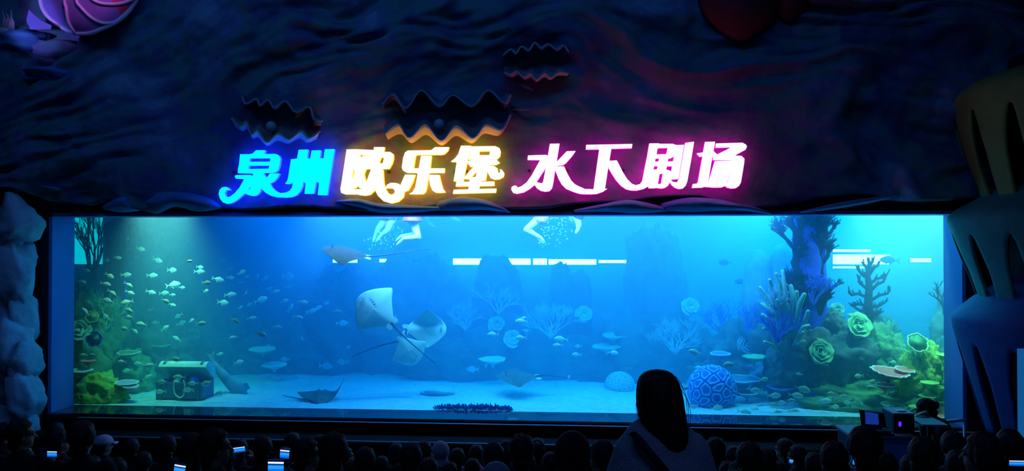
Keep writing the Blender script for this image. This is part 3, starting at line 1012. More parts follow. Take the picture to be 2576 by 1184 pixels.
# dark tree coral against the bright window at the right
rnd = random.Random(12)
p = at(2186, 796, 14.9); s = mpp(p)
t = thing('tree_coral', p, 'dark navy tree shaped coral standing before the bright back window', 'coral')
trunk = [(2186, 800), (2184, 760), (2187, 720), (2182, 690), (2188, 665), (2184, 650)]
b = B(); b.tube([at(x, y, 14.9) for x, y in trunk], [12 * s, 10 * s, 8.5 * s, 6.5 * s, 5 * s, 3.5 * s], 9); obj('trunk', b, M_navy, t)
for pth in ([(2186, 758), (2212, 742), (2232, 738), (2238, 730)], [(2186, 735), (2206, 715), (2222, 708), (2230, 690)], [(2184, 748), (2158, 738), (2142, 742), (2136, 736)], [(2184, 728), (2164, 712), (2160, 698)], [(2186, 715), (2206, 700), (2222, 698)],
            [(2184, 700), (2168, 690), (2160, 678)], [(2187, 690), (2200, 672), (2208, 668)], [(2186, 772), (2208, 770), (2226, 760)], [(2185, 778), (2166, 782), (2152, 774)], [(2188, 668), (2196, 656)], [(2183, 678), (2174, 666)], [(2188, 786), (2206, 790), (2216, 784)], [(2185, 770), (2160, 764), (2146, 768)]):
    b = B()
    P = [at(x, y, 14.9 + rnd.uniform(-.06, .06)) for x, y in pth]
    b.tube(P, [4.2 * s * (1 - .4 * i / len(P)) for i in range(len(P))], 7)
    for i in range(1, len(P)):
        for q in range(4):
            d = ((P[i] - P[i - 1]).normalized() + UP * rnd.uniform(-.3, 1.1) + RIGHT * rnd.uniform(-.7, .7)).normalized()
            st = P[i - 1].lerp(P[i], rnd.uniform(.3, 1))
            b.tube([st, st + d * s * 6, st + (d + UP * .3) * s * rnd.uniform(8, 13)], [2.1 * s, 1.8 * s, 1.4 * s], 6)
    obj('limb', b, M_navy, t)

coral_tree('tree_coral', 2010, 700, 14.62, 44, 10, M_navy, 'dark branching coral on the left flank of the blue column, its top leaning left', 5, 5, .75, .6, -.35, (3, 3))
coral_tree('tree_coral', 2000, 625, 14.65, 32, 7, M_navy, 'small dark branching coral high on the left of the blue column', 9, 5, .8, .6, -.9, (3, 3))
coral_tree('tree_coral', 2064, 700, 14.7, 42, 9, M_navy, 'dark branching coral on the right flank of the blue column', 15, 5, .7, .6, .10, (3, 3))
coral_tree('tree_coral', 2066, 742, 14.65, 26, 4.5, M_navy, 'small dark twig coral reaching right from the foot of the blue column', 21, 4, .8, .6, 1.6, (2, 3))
coral_tree('staghorn_coral', 2044, 770, 14.5, 32, 3.6, M_blue, 'bright blue staghorn coral on the front of the blue column', 31, 5, .75, .4, .1, (3, 3), starts=3, fan=.5)
coral_tree('staghorn_coral', 1888, 850, 15.3, 34, 2.6, M_blue, 'blue staghorn coral left of the finger coral', 33, 5, .75, .4, 0, (2, 3), starts=4, fan=.7)
coral_tree('staghorn_coral', 1820, 850, 16.2, 34, 2.8, M_blue, 'hazy blue staghorn coral farther left behind the blue brain coral', 35, 5, .75, .4, 0, (2, 3), starts=4, fan=.8)
coral_tree('staghorn_coral', 1975, 880, 14.9, 28, 3.0, M_blue, 'blue staghorn coral in the heart of the finger coral', 37, 5, .7, .4, 0, (2, 3), starts=4, fan=.6)
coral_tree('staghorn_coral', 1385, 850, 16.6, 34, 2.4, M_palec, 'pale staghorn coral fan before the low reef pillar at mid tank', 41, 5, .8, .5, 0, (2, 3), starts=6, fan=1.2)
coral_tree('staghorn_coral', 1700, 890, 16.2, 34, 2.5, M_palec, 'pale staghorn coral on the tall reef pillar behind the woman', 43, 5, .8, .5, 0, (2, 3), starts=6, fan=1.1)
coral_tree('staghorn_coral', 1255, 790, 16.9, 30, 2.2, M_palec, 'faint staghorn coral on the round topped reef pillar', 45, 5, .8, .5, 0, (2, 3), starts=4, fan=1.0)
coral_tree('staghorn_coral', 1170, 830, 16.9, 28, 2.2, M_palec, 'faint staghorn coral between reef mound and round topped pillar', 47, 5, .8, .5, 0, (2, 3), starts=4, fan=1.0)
coral_tree('staghorn_coral', 260, 840, 14.7, 36, 3.4, M_green, 'green staghorn coral rising from the mossy reef slope', 51, 5, .6, .5, .15, (2, 3), starts=4, fan=.7)
coral_tree('staghorn_coral', 2020, 850, 14.8, 20, 2.2, M_tealc, 'teal staghorn tuft above the round green rose coral', 53, 5, .8, .4, 0, (2, 3), starts=4, fan=.9)
coral_tree('kelp_fan', 236, 705, 15.7, 62, 4.5, M_reefg, 'feathery green sea fan before the glowing reflection panel at the far left', 57, 6, .34, .7, 0, (2, 3), starts=3, fan=.28)
coral_tree('kelp_fan', 2378, 790, 14.6, 30, 5, M_navy, 'dark sea fan tip at the right edge of the tank', 59, 4, .6, .7, -.3, (2, 3))

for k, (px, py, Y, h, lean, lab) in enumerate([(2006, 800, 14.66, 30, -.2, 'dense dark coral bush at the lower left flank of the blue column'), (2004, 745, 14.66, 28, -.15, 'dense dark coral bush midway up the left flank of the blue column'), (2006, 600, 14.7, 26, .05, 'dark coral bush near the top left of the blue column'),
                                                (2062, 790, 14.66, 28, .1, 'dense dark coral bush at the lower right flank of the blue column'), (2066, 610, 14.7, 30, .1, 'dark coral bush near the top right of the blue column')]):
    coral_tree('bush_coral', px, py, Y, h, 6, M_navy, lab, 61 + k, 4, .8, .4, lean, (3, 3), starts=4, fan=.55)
coral_tree('staghorn_coral', 1948, 800, 14.45, 30, 2.4, M_palec, 'pale thin staghorn coral woven among the finger coral', 71, 5, .7, .4, 0, (2, 3), starts=5, fan=.5)
coral_tree('staghorn_coral', 1956, 862, 14.3, 32, 2.6, M_blue, 'vivid blue staghorn coral in front of the finger coral', 73, 5, .7, .4, 0, (2, 3), starts=4, fan=.6)
b = B(); b.tube([at(315, 905, 15.5), at(314, 700, 15.5)], 4.5 * mpp(at(315, 800, 15.5)), 12)
solo('blue_pipe', b, M_colb, 'thin upright blue pipe behind the left school of fish', 'pipe')

# finger coral
t = thing('finger_coral', at(1975, 880, 14.85), 'pale teal finger coral cluster left of the blue column', 'coral')
fing = [((1955, 860), (1930, 745), (1912, 722), 6), ((1965, 850), (1945, 730), (1936, 703), 7), ((1970, 850), (1960, 725), (1950, 690), 7), ((1978, 850), (1975, 730), (1968, 680), 7), ((1985, 850), (1992, 745), (1988, 718), 9), ((1992, 850), (2004, 760), (2003, 732), 8), ((1998, 850), (2014, 770), (2024, 742), 9), ((2000, 860), (2018, 815), (2030, 784), 8),
        ((1950, 860), (1930, 775), (1915, 764), 8), ((1950, 870), (1932, 798), (1917, 789), 8), ((1958, 880), (1935, 830), (1920, 827), 7), ((1960, 885), (1938, 862), (1922, 858), 7), ((1998, 870), (2012, 862), (2022, 858), 7), ((1996, 860), (2020, 822), (2034, 818), 6), ((1975, 860), (1985, 790), (1982, 765), 7), ((1965, 860), (1962, 780), (1955, 752), 7), ((1990, 880), (2010, 842), (2018, 836), 7)]
for a, c, e, r in fing:
    jx, jy = rnd.uniform(-6, 6), rnd.uniform(-6, 8)
    r *= .78
    P = [at(a[0], a[1], 14.62), at(c[0] + jx, c[1] + jy, 14.42 + rnd.uniform(-.1, .1)), at(e[0] + jx * .4, e[1] + jy * .3, 14.36 + rnd.uniform(-.1, .1))]
    s = mpp(P[0])
    b = B(); b.tube([P[0], P[0].lerp(P[1], .5) , P[1], P[2]], [r * s * .5, r * s * .8, r * s, r * s * .8], 9); obj('finger', b, M_tealc, t)


def basis(ax, tilt=0.0):
    n = Vector(ax).normalized()
    u = RIGHT - n * RIGHT.dot(n)
    u.normalize()
    v = n.cross(u)
    return u, v, n


def rose(px, py, R, Y, m, label, turns=3.2, seed=0, face=(0, .45, -.9), rim=M_rimw):
    c = at(px, py, Y)
    s = mpp(c)
    R = R * s
    n = RIGHT * face[0] + UP * face[1] + AWAY * face[2]
    u, v, n = basis(n)
    t = thing('rose_coral', c - UP * R * .9, label, 'coral')
    N = int(turns * 40)
    rows, edge = [], []
    for i in range(N + 1):
        f = i / N
        a = f * turns * 2 * math.pi + seed
        r = R * (.12 + .88 * f ** .9)
        fr = 1 + .05 * math.sin(a * 5.3 + seed) + .03 * math.sin(a * 11 + seed * 2)
        dirv = u * math.cos(a) + v * math.sin(a)
        lift = R * (.34 * (1 - f)) + R * .05 * math.sin(a * 6.1 + seed)
        rows.append([c + dirv * r * .35 * fr - n * R * .30, c + dirv * r * .62 * fr - n * R * .14 + n * lift * .3, c + dirv * r * .86 * fr + n * lift * .72, c + dirv * r * fr + n * lift])
        edge.append(rows[-1][-1])
    b = B(); b.grid(rows)
    o = obj('whorl', b, m, t)
    sm = o.modifiers.new('thick', 'SOLIDIFY'); sm.thickness = .008
    b = B(); b.tube(edge, R * .020, 6); obj('whorl_edge', b, rim, t)
    b = B(); b.ell(c - n * R * .28 - UP * R * .3, (R * .55,) * 3, 14, 10); obj('base', b, m, t)
    return t


rose(2064, 884, 35, 14.35, M_green, 'round bright green rose coral in front of the right reef, lower of two', seed=.4)
rose(2160, 818, 36, 14.6, M_green, 'green rose coral below the dark tree coral, upper of two', 3.0, 2.2)
rose(1882, 868, 27, 15.4, M_reefb, 'bluish rose coral outline behind the blue brain coral', 3.4, 1.1, rim=M_palec)
rose(198, 828, 30, 14.1, M_tealc, 'pale rose coral cut by the left edge of the tank window', 2.6, 3.0, face=(.3, .4, -.9))
rose(2108, 778, 22, 15.2, M_tealc, 'hazy rounded rose coral left of the dark tree coral', 2.2, 4.0)
rose(2092, 800, 20, 15.0, M_tealc, 'small hazy rose coral at the foot of the blue column', 2.2, 5.0)
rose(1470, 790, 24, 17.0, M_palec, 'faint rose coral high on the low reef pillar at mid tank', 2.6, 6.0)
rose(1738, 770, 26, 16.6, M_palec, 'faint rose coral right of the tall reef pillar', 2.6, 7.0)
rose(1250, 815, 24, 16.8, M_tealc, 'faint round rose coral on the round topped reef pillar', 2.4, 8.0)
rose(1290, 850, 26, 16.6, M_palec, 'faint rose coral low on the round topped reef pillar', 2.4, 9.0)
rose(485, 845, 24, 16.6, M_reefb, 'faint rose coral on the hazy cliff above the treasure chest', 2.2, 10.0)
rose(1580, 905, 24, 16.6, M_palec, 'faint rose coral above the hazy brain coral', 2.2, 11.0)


def plate(px, py, R, Y, m, label, edge=M_white, tilt=(0, .98, -.2), seed=1, depth=.7, scal=9, name='table_coral', th=.02):
    c = at(px, py, Y)
    s = mpp(c)
    R = R * s
    u, v, n = basis(RIGHT * tilt[0] + UP * tilt[1] + AWAY * tilt[2])
    t = thing(name, c - n * .1, label, 'coral')
    N = 72
    ring = []
    for i in range(N):
        a = 2 * math.pi * i / N
        r = R * (1 + .05 * math.sin(scal * a + seed) + .06 * math.sin(3 * a + seed * 2) + .03 * math.sin(17 * a))
        ring.append((a, r))
    def pt(a, r, f, dz):
        return c + (u * math.cos(a) + v * math.sin(a) * depth) * r * f + n * (dz + .10 * R * f * f)
    b = B()
    b.rings([[pt(a, r, f, .0 - (0 if f > .05 else .01)) for a, r in ring] for f in (.04, .3, .6, .85, .98)] + [[pt(a, r, .98, -th) for a, r in ring]] + [[pt(a, r, f, -th - .10 * (1 - f)) for a, r in ring] for f in (.6, .2, .1)] + [[pt(a, r, .08, -th - .15) for a, r in ring]])
    obj('plate', b, m, t)
    b = B()
    b.tube([pt(a, r, 1.0, -.008) for a, r in ring] + [pt(*ring[0], 1.0, -.008)], max(.011, R * .045), 7, round_end=False)
    obj('plate_edge', b, edge, t)
    return t


plate(2240, 938, 46, 14.1, M_pink, 'pink table coral with thick white scalloped edge, largest at the right', tilt=(.12, .97, -.24), seed=.3, scal=12, th=.03)
plate(2275, 930, 24, 14.2, M_pink, 'small pink table coral tucked behind the large one at the right', tilt=(.15, .96, -.26), seed=1.3, scal=9)
plate(2228, 968, 24, 14.15, M_pink, 'small white edged table coral under the large pink one', tilt=(0, .99, -.12), seed=2.1, scal=7)
plate(2392, 1042, 46, 14.0, M_pink, 'flat red coral slab in the lower right corner of the tank', edge=M_pink, tilt=(0, .9, -.4), seed=2.5, scal=5)
for k, (px, py, R, lab) in enumerate([(2340, 963, 22, 'lime plate coral, topmost of the stack at the right edge'), (2362, 974, 18, 'lime plate coral, second of the stack at the right edge'), (2336, 996, 22, 'lime plate coral, third of the stack at the right edge'), (2303, 1022, 16, 'lime plate coral low beside the control desk'), (2378, 893, 22, 'lime plate coral high at the right edge of the tank')]):
    plate(px, py, R, 14.05, M_lime, lab, edge=M_lime, tilt=(0, .99, -.1), seed=k * 1.7, scal=6, name='plate_coral', th=.012)
for k, (px, py, R, Y, m, e, lab) in enumerate([(205, 932, 24, 14.0, M_tealc, M_white, 'white edged plate coral at the far left edge of the tank'), (222, 907, 17, 14.1, M_pink, M_pink, 'small salmon plate coral on the mossy slope'), (214, 988, 26, 13.95, M_viol, M_viol, 'violet plate coral on the mossy slope'), (318, 963, 27, 14.1, M_viol, M_white, 'layered pale plate coral right of the mossy mound, upper'), (330, 972, 18, 14.0, M_viol, M_white, 'layered pale plate coral right of the mossy mound, lower'), (322, 888, 26, 14.8, M_reefg, M_palec, 'thin plate coral on the dark slope above the chest'),
                                                (1812, 890, 24, 15.0, M_reefb, M_palec, 'thin pale plate coral left of the bluish rose coral'), (1898, 898, 27, 14.8, M_green, M_green, 'green plate coral right of the bluish rose coral'), (1870, 955, 40, 14.9, M_reefb, M_palec, 'broad blue plate coral right of the brain coral, upper'), (1985, 945, 46, 15.0, M_reefb, M_palec, 'broad teal plate coral under the finger coral'), (1965, 975, 34, 14.7, M_reefb, M_blue, 'blue plate coral under the finger coral, lower'), (1880, 988, 24, 14.8, M_reefb, M_palec, 'small blue plate coral right of the brain coral, lower'),
                                                (660, 880, 32, 16.2, M_tealc, M_tealc, 'pale green plate coral alone in the blue at left of centre'), (690, 918, 30, 16.3, M_palec, M_palec, 'faint plate coral beneath the pale green one'), (1240, 905, 32, 16.2, M_palec, M_palec, 'faint plate coral at mid tank below the pillar'), (1545, 845, 30, 16.6, M_tealc, M_tealc, 'faint green plate coral on the tall reef pillar, upper'), (1525, 873, 34, 16.5, M_tealc, M_tealc, 'faint green plate coral on the tall reef pillar, lower'), (405, 867, 24, 15.6, M_green, M_green, 'green plate coral on the dark cliff above the chest')]):
    plate(px, py, R, Y, m, lab, edge=e, tilt=(0, .985, -.15), seed=k * 1.3, scal=5 + k % 4, name='plate_coral', th=.012)


def cup(px, py, R, Y, m, label, inner=None, face=(0, .75, -.66), rim=M_rimw):
    c = at(px, py, Y); s = mpp(c); R = R * s
    u, v, n = basis(RIGHT * face[0] + UP * face[1] + AWAY * face[2])
    t = thing('cup_coral', c - n * R, label, 'coral')
    N = 48
    def ring(r, z, w):
        return [c + (u * math.cos(a) + v * math.sin(a)) * r * R * (1 + w * math.sin(6 * a) + w * .6 * math.sin(11 * a)) + n * z * R for a in [2 * math.pi * k / N for k in range(N)]]
    b = B(); b.rings([ring(.22, -1.0, 0), ring(.3, -.7, 0), ring(.62, -.35, .02), ring(.9, -.08, .04), ring(1.0, .06, .05)], caps=True); obj('outside', b, m, t)
    b = B(); b.rings([ring(.97, .06, .05), ring(.8, -.12, .04), ring(.5, -.32, .02), ring(.2, -.42, 0)]); obj('inside', b, inner or m, t)
    b = B(); e = ring(.99, .07, .05); b.tube(e + [e[0]], R * .07, 7, round_end=False); obj('rim', b, rim, t)
    return t


cup(2308, 862, 25, 14.3, M_green, 'green cup coral with a pale thick rim on the yellow green reef at the right', face=(0, .55, -.83))
cup(237, 852, 19, 14.15, M_reefb, 'blue cup coral with a dark centre left on the mossy slope', inner=M_navy, face=(.1, .2, -.97), rim=M_blue)
cup(232, 796, 15, 14.4, M_lime, 'small lime cup coral above the blue cup coral', inner=M_lime, face=(.2, .3, -.9), rim=M_lime)

# right reef
reef('reef_slope', [(2110, 900, 85, 100, 14.9, .4, M_reefd), (2035, 905, 75, 95, 14.75, .3, M_reefd), (1975, 930, 60, 70, 14.9, .3, M_reefd), (2085, 830, 45, 60, 14.9, .3, M_reefd), (2170, 1010, 170, 62, 14.8, .4, M_reefg), (2215, 900, 60, 90, 15.0, .4, M_reefg), (2165, 870, 50, 70, 15.3, .4, M_reefd), (2020, 1000, 90, 50, 15.1, .4, M_reefd), (1960, 940, 80, 55, 15.4, .4, M_reefb), (1985, 1035, 85, 26, 14.5, .28, M_reefb), (2085, 1030, 95, 36, 14.45, .28, M_reefg), (2200, 1032, 100, 40, 14.4, .28, M_reefg), (2190, 810, 26, 50, 15.2, .25, M_reefd), (2230, 830, 24, 34, 15.3, .25, M_reefd)], M_reefg, 'broad green reef slope filling the lower right of the tank')
reef('reef_mound', [(2300, 955, 66, 95, 14.6, .35, M_reefg), (2335, 930, 40, 70, 14.5, .3, M_reefy), (2290, 950, 34, 60, 14.42, .2, M_reefy), (2370, 1000, 50, 80, 14.5, .3, M_reefg), (2320, 1040, 70, 40, 14.3, .3, M_reefg)], M_reefy, 'yellow green reef mound under the cup coral at the right')
reef('reef_cliff', [(2400, 850, 50, 150, 15.2, .4), (2395, 940, 60, 90, 15.0, .4)], M_reefd, 'dark blue green cliff at the right edge of the tank')
reef('reef_mound', [(1850, 900, 80, 90, 15.9, .5), (1790, 960, 70, 55, 16.0, .4), (1925, 860, 60, 100, 15.6, .4)], M_reefd, 'dark reef mound carrying the blue staghorn corals')


def brain(px, py, rx, rz, Y, label, m, ncell=70, seed=1, res=(150, 80), amp=.05):
    c = at(px, py, Y); s = mpp(c)
    rnd = random.Random(seed)
    cells = []
    for k in range(ncell):
        z = 1 - 2 * (k + .5) / ncell
        a = k * 2.39996 + rnd.uniform(-.16, .16)
        r = math.sqrt(1 - z * z)
        cells.append((r * math.cos(a), r * math.sin(a), z))
    CE = np.array(cells)
    def fn(d):
        dv = np.array((d.x, d.y, d.z))
        ds = np.sqrt(((CE - dv) ** 2).sum(1))
        i = np.argsort(ds)[:2]
        f1, f2 = ds[i[0]], ds[i[1]]
        e = (f2 - f1)
        groove = min(1, e / .07)
        ring = math.exp(-((e - .12) / .055) ** 2)
        tooth = .5 + .5 * math.sin(38 * math.atan2(dv[2] - CE[i[0]][2], dv[0] - CE[i[0]][0] + .7 * (dv[1] - CE[i[0]][1])) / 2)
        return 1 + amp * (groove * .30 + ring * (.45 + .35 * tooth)) - amp * .6
    b = B(); b.ell(c, (rx * s, rx * s * .8, rz * s), res[0], res[1], fn=fn)
    return solo('brain_coral', b, m, label, 'coral')


def brain_mat(name, lo, hi):
    """Ridges and grooves of the coral have colours of their own: told apart by distance from the middle."""
    m = mat(name, lo, .7)
    nt = m.node_tree
    p = nt.nodes['Principled BSDF']
    g = nd(nt, 'ShaderNodeAttribute', attribute_name='ridge')
    r = nd(nt, 'ShaderNodeValToRGB')
    r.color_ramp.elements[0].position = .25; r.color_ramp.elements[0].color = (*lo, 1)
    r.color_ramp.elements[1].position = .75; r.color_ramp.elements[1].color = (*hi, 1)
    nt.links.new(g.outputs['Fac'], r.inputs[0]); nt.links.new(r.outputs[0], p.inputs['Base Color'])
    return m


def ridge_attr(o, rx, rz, amp):
    me = o.data
    at_ = me.attributes.new('ridge', 'FLOAT', 'POINT')
    co = np.array([v.co for v in me.vertices])
    cen = (co.max(0) + co.min(0)) / 2
    d = co - cen
    q = np.sqrt((d[:, 0] / rx) ** 2 + (d[:, 1] / (rx * .8)) ** 2 + (d[:, 2] / rz) ** 2)
    v = (q - (1 - amp * .6)) / (amp * 1.0)
    at_.data.foreach_set('value', np.clip(v, 0, 1).astype(np.float32))


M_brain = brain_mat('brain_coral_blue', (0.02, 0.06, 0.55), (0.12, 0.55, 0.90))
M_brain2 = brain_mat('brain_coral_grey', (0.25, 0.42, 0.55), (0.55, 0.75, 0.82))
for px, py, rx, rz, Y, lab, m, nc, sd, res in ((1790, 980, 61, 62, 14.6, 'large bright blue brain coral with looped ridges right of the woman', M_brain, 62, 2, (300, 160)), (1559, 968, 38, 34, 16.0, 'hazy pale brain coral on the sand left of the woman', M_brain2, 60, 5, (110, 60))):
    o = brain(px, py, rx, rz, Y, lab, m, nc, sd, res)
    s = mpp(at(px, py, Y))
    ridge_attr(o, rx * s, rz * s, .05)

# navy rubble bed on the sand by the pane
rnd = random.Random(3)
t = thing('rubble_bed', at(1190, 1038, 13.8), 'low navy bed of coral rubble on the sand by the pane', 'rubble')
b = B()
for k in range(420):
    f = rnd.uniform(-1, 1)
    p = at(1190 + 96 * f, 1040, 13.85 + rnd.uniform(-.1, .12)); p.z = ZB + .0 + rnd.uniform(0, .045) * (1 - abs(f) ** 3)
    d = Vector((rnd.uniform(-1, 1), rnd.uniform(-1, 1), rnd.uniform(-.2, .9))).normalized()
    b.tube([p, p + d * .05], [.012, .008], 5)
o = obj('rubble', b, mat('navy_rubble', (0.02, 0.04, 0.30), .8, col2=(.04, .08, .42), scale=30), t); o['kind'] = 'stuff'
b = B(); rock(b, at(1190, 1040, 13.86) * 1.0, (.63, .16, .045), 9, .2, 40, 8); obj('bed', b, mat('navy_bed', (0.02, 0.04, 0.26), .9), t)

# low rubble lying on the far sand
b = B()
for k, (px, py, rw, rh, Y, lab) in enumerate([(1100, 985, 36, 9, 15.2, 'low hazy stone pile on the sand below the pale rays'), (1186, 1032, 22, 6, 14.2, 'small pale stone on the sand behind the navy rubble bed')]):
    p = at(px, py, Y); s = mpp(p); b = B(); rock(b, p, (rw * s, .2, rh * s), 5 + k, .5); solo('sand_stone', b, M_palec, lab, 'stone')

# treasure chest
M_wood = mat('chest_wood', (0.06, 0.16, 0.30), 0.8, col2=(0.09, 0.20, 0.36), scale=5, bump=.4)
M_lid = mat('chest_lid', (0.45, 0.62, 0.62), 0.8, col2=(0.60, 0.75, 0.72), scale=8, bump=.5)
M_band = mat('chest_band', (0.14, 0.22, 0.30), 0.5, metal=.5)
cx = at(451, 1000, 14.25); s = mpp(cx)
hw, dp, hh = 61 * s, .46, 66 * s
z0 = ZB
t = thing('treasure_chest', Vector((cx.x, 14.25 + dp / 2, z0)), 'open treasure chest on the sand at the left with raised lid', 'chest')
zt = at(451, 962, 14.25).z
b = B()
for lo, hi in (((-hw, 0, 0), (hw, .03, 1)), ((-hw, dp - .03, 0), (hw, dp, 1)), ((-hw, .03, 0), (-hw + .03, dp - .03, 1)), ((hw - .03, .03, 0), (hw, dp - .03, 1)), ((-hw, 0, 0), (hw, dp, .06))):
    b.box((cx.x + lo[0], 14.25 + lo[1], z0 + lo[2] * (zt - z0)), (cx.x + hi[0], 14.25 + hi[1], z0 + hi[2] * (zt - z0)))
obj('body', b, M_wood, t)
for fx in (-.8, 0, .8):
    b = B(); b.box((cx.x + fx * hw - .02, 14.235, z0), (cx.x + fx * hw + .02, 14.25, zt)); obj('band', b, M_band, t)
b = B(); b.box((cx.x - .05, 14.225, zt - .12), (cx.x + .05, 14.25, zt - .02)); obj('lock', b, M_band, t)
hinge = Vector((cx.x, 14.25 + dp, zt))
ang = rad(-38)
Rl = Matrix.Rotation(ang, 4, 'X')
b = B()
prof = [(-(dp * .5 + dp * .5 * math.cos(a)), .05 + .16 * math.sin(a)) for a in [math.pi * k / 14 for k in range(15)]]
rows = []
for sx in (-1, 1):
    rows.append([hinge + (Rl @ Vector((sx * hw * 1.02, y, z))) for y, z in [(-dp, 0)] + list(reversed(prof[::-1])) + [(0, 0)]])
b.rings(rows, smooth=False)
obj('lid', b, M_lid, t)
for fx in (-.8, .8):
    b = B(); rows = []
    for sx in (fx * hw - .025, fx * hw + .025):
        rows.append([hinge + (Rl @ Vector((sx, y * 1.0, z + .012))) for y, z in prof] )
    b.grid(rows)
    o = obj('lid_band', b, M_band, t); sm = o.modifiers.new('thick', 'SOLIDIFY'); sm.thickness = .012
M_bead = mat('pearl_bead', (0.75, 0.85, 0.80), .3)
t2 = thing('pearl_necklace', at(453, 965, 14.22), 'string of pale pearls hanging over the front of the treasure chest', 'necklace')
b = B()
loop = smooth_path([(438, 958), (437, 975), (440, 990), (448, 998), (456, 999), (463, 990), (465, 972), (462, 957)], 30)
for x, y in loop:
    b.ell(at(x, y, 14.215), (.0155,) * 3, 8, 6)
o = obj('bead', b, M_bead, t2); o['kind'] = 'stuff'
for k, (px, py, r, m, lab) in enumerate([(418, 960, .07, M_blue, 'blue round jewel in the treasure chest, left'), (448, 960, .08, M_palec, 'pale round jewel in the treasure chest, middle'), (488, 956, .09, M_blue, 'blue round jewel in the treasure chest, right')]):
    b = B(); b.ell(at(px, py, 14.45), (r,) * 3, 16, 10, fn=lambda d: 1 - .06 * (round(math.atan2(d.y, d.x) * 3) % 2)); solo('jewel', b, m, lab, 'jewel')
# ------------------------------------------------------------------ fish, rays, swimmers


def fish_mat(name, back, belly, metal=.08, rough=.4):
    m = mat(name, belly, rough, metal)
    nt = m.node_tree
    p = nt.nodes['Principled BSDF']
    tc = nd(nt, 'ShaderNodeTexCoord'); sx = nd(nt, 'ShaderNodeSeparateXYZ'); r = nd(nt, 'ShaderNodeValToRGB')
    nz = nd(nt, 'ShaderNodeTexNoise'); nz.inputs['Scale'].default_value = 14
    ma = nd(nt, 'ShaderNodeMath', operation='MULTIPLY_ADD'); ma.inputs[1].default_value = 2.2; ma.inputs[2].default_value = .42
    m2 = nd(nt, 'ShaderNodeMath', operation='MULTIPLY_ADD'); m2.inputs[1].default_value = .25
    nt.links.new(tc.outputs['Object'], sx.inputs[0]); nt.links.new(tc.outputs['Object'], nz.inputs['Vector'])
    nt.links.new(sx.outputs['Z'], ma.inputs[0]); nt.links.new(nz.outputs['Fac'], m2.inputs[0]); nt.links.new(ma.outputs[0], m2.inputs[2])
    r.color_ramp.elements[0].position = .35; r.color_ramp.elements[0].color = (*belly, 1)
    r.color_ramp.elements[1].position = .85; r.color_ramp.elements[1].color = (*back, 1)
    nt.links.new(m2.outputs[0], r.inputs[0]); nt.links.new(r.outputs[0], p.inputs['Base Color'])
    return m


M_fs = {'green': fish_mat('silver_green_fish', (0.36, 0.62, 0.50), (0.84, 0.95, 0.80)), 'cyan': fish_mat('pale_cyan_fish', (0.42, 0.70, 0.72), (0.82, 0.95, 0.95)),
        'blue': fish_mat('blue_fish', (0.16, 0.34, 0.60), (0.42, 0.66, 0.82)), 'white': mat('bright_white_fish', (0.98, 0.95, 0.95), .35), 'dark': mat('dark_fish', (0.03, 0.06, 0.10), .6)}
M_fin = mat('fish_fin', (0.78, 0.90, 0.72), .5)
M_find = mat('dark_fish_fin', (0.05, 0.10, 0.16), .5)
M_eye = mat('fish_eye', (0.02, 0.02, 0.03), .2)


def fish_body():
    """Deep bodied fish one unit long, head towards +x."""
    b = B()
    prof = [(.50, .004, .004, .0), (.485, .03, .02, -.01), (.45, .075, .038, -.008), (.38, .13, .056, 0), (.28, .178, .068, .006), (.16, .20, .072, .008), (.04, .19, .066, .006), (-.08, .155, .054, .004), (-.18, .105, .038, .002), (-.26, .052, .022, 0), (-.31, .024, .014, 0), (-.34, .022, .010, 0)]
    rows = []
    for x, h, w, c in prof:
        rows.append([Vector((x, w * math.cos(a) * (1 - .25 * abs(math.sin(a))), c + h * math.sin(a))) for a in [2 * math.pi * k / 14 for k in range(14)]])
    b.rings(rows)
    return b


def fin_b(pts, th=.006):
    b = B()
    n = len(pts)
    b.add([(x, th, z) for x, z in pts] + [(x, -th, z) for x, z in pts], [tuple(range(n - 1, -1, -1)), tuple(range(n, 2 * n))] + [(i, (i + 1) % n, n + (i + 1) % n, n + i) for i in range(n)], 0, False)
    return b


FB = fish_body()
FM = {k: FB.mesh('body', m) for k, m in M_fs.items()}
F_tail = fin_b([(-.32, .02), (-.40, .06), (-.53, .20), (-.50, .10), (-.43, 0), (-.50, -.10), (-.53, -.20), (-.40, -.06), (-.32, -.02)])
F_dors = fin_b([(.18, .195), (.10, .275), (.02, .225), (-.10, .175), (-.24, .085), (-.25, .05), (-.08, .14)])
F_anal = fin_b([(.02, -.175), (-.02, -.27), (-.08, -.20), (-.16, -.14), (-.25, -.075), (-.24, -.04), (-.06, -.14)])
F_pelv = fin_b([(.24, -.165), (.14, -.25), (.13, -.17)])
F_pect = B().add([(.24, .062, -.03), (.10, .12, -.01), (.06, .12, -.06), (.20, .066, -.06), (.24, -.062, -.03), (.10, -.12, -.01), (.06, -.12, -.06), (.20, -.066, -.06)], [(0, 1, 2, 3), (7, 6, 5, 4)], 0, False)
FP = [('tail_fin', F_tail), ('dorsal_fin', F_dors), ('anal_fin', F_anal), ('pelvic_fin', F_pelv)]
FMP = {k: [(n, b.mesh(n, M_find if k == 'dark' else (M_fs['white'] if k == 'white' else M_fin))) for n, b in FP] for k in M_fs}
b = B(); b.ell((.40, .046, .03), (.022, .012, .022), 10, 6)
eye_me = b.mesh('eye', M_eye)
b = B(); b.ell((.40, -.046, .03), (.022, .012, .022), 10, 6)
eye_me2 = b.mesh('eye', M_eye)

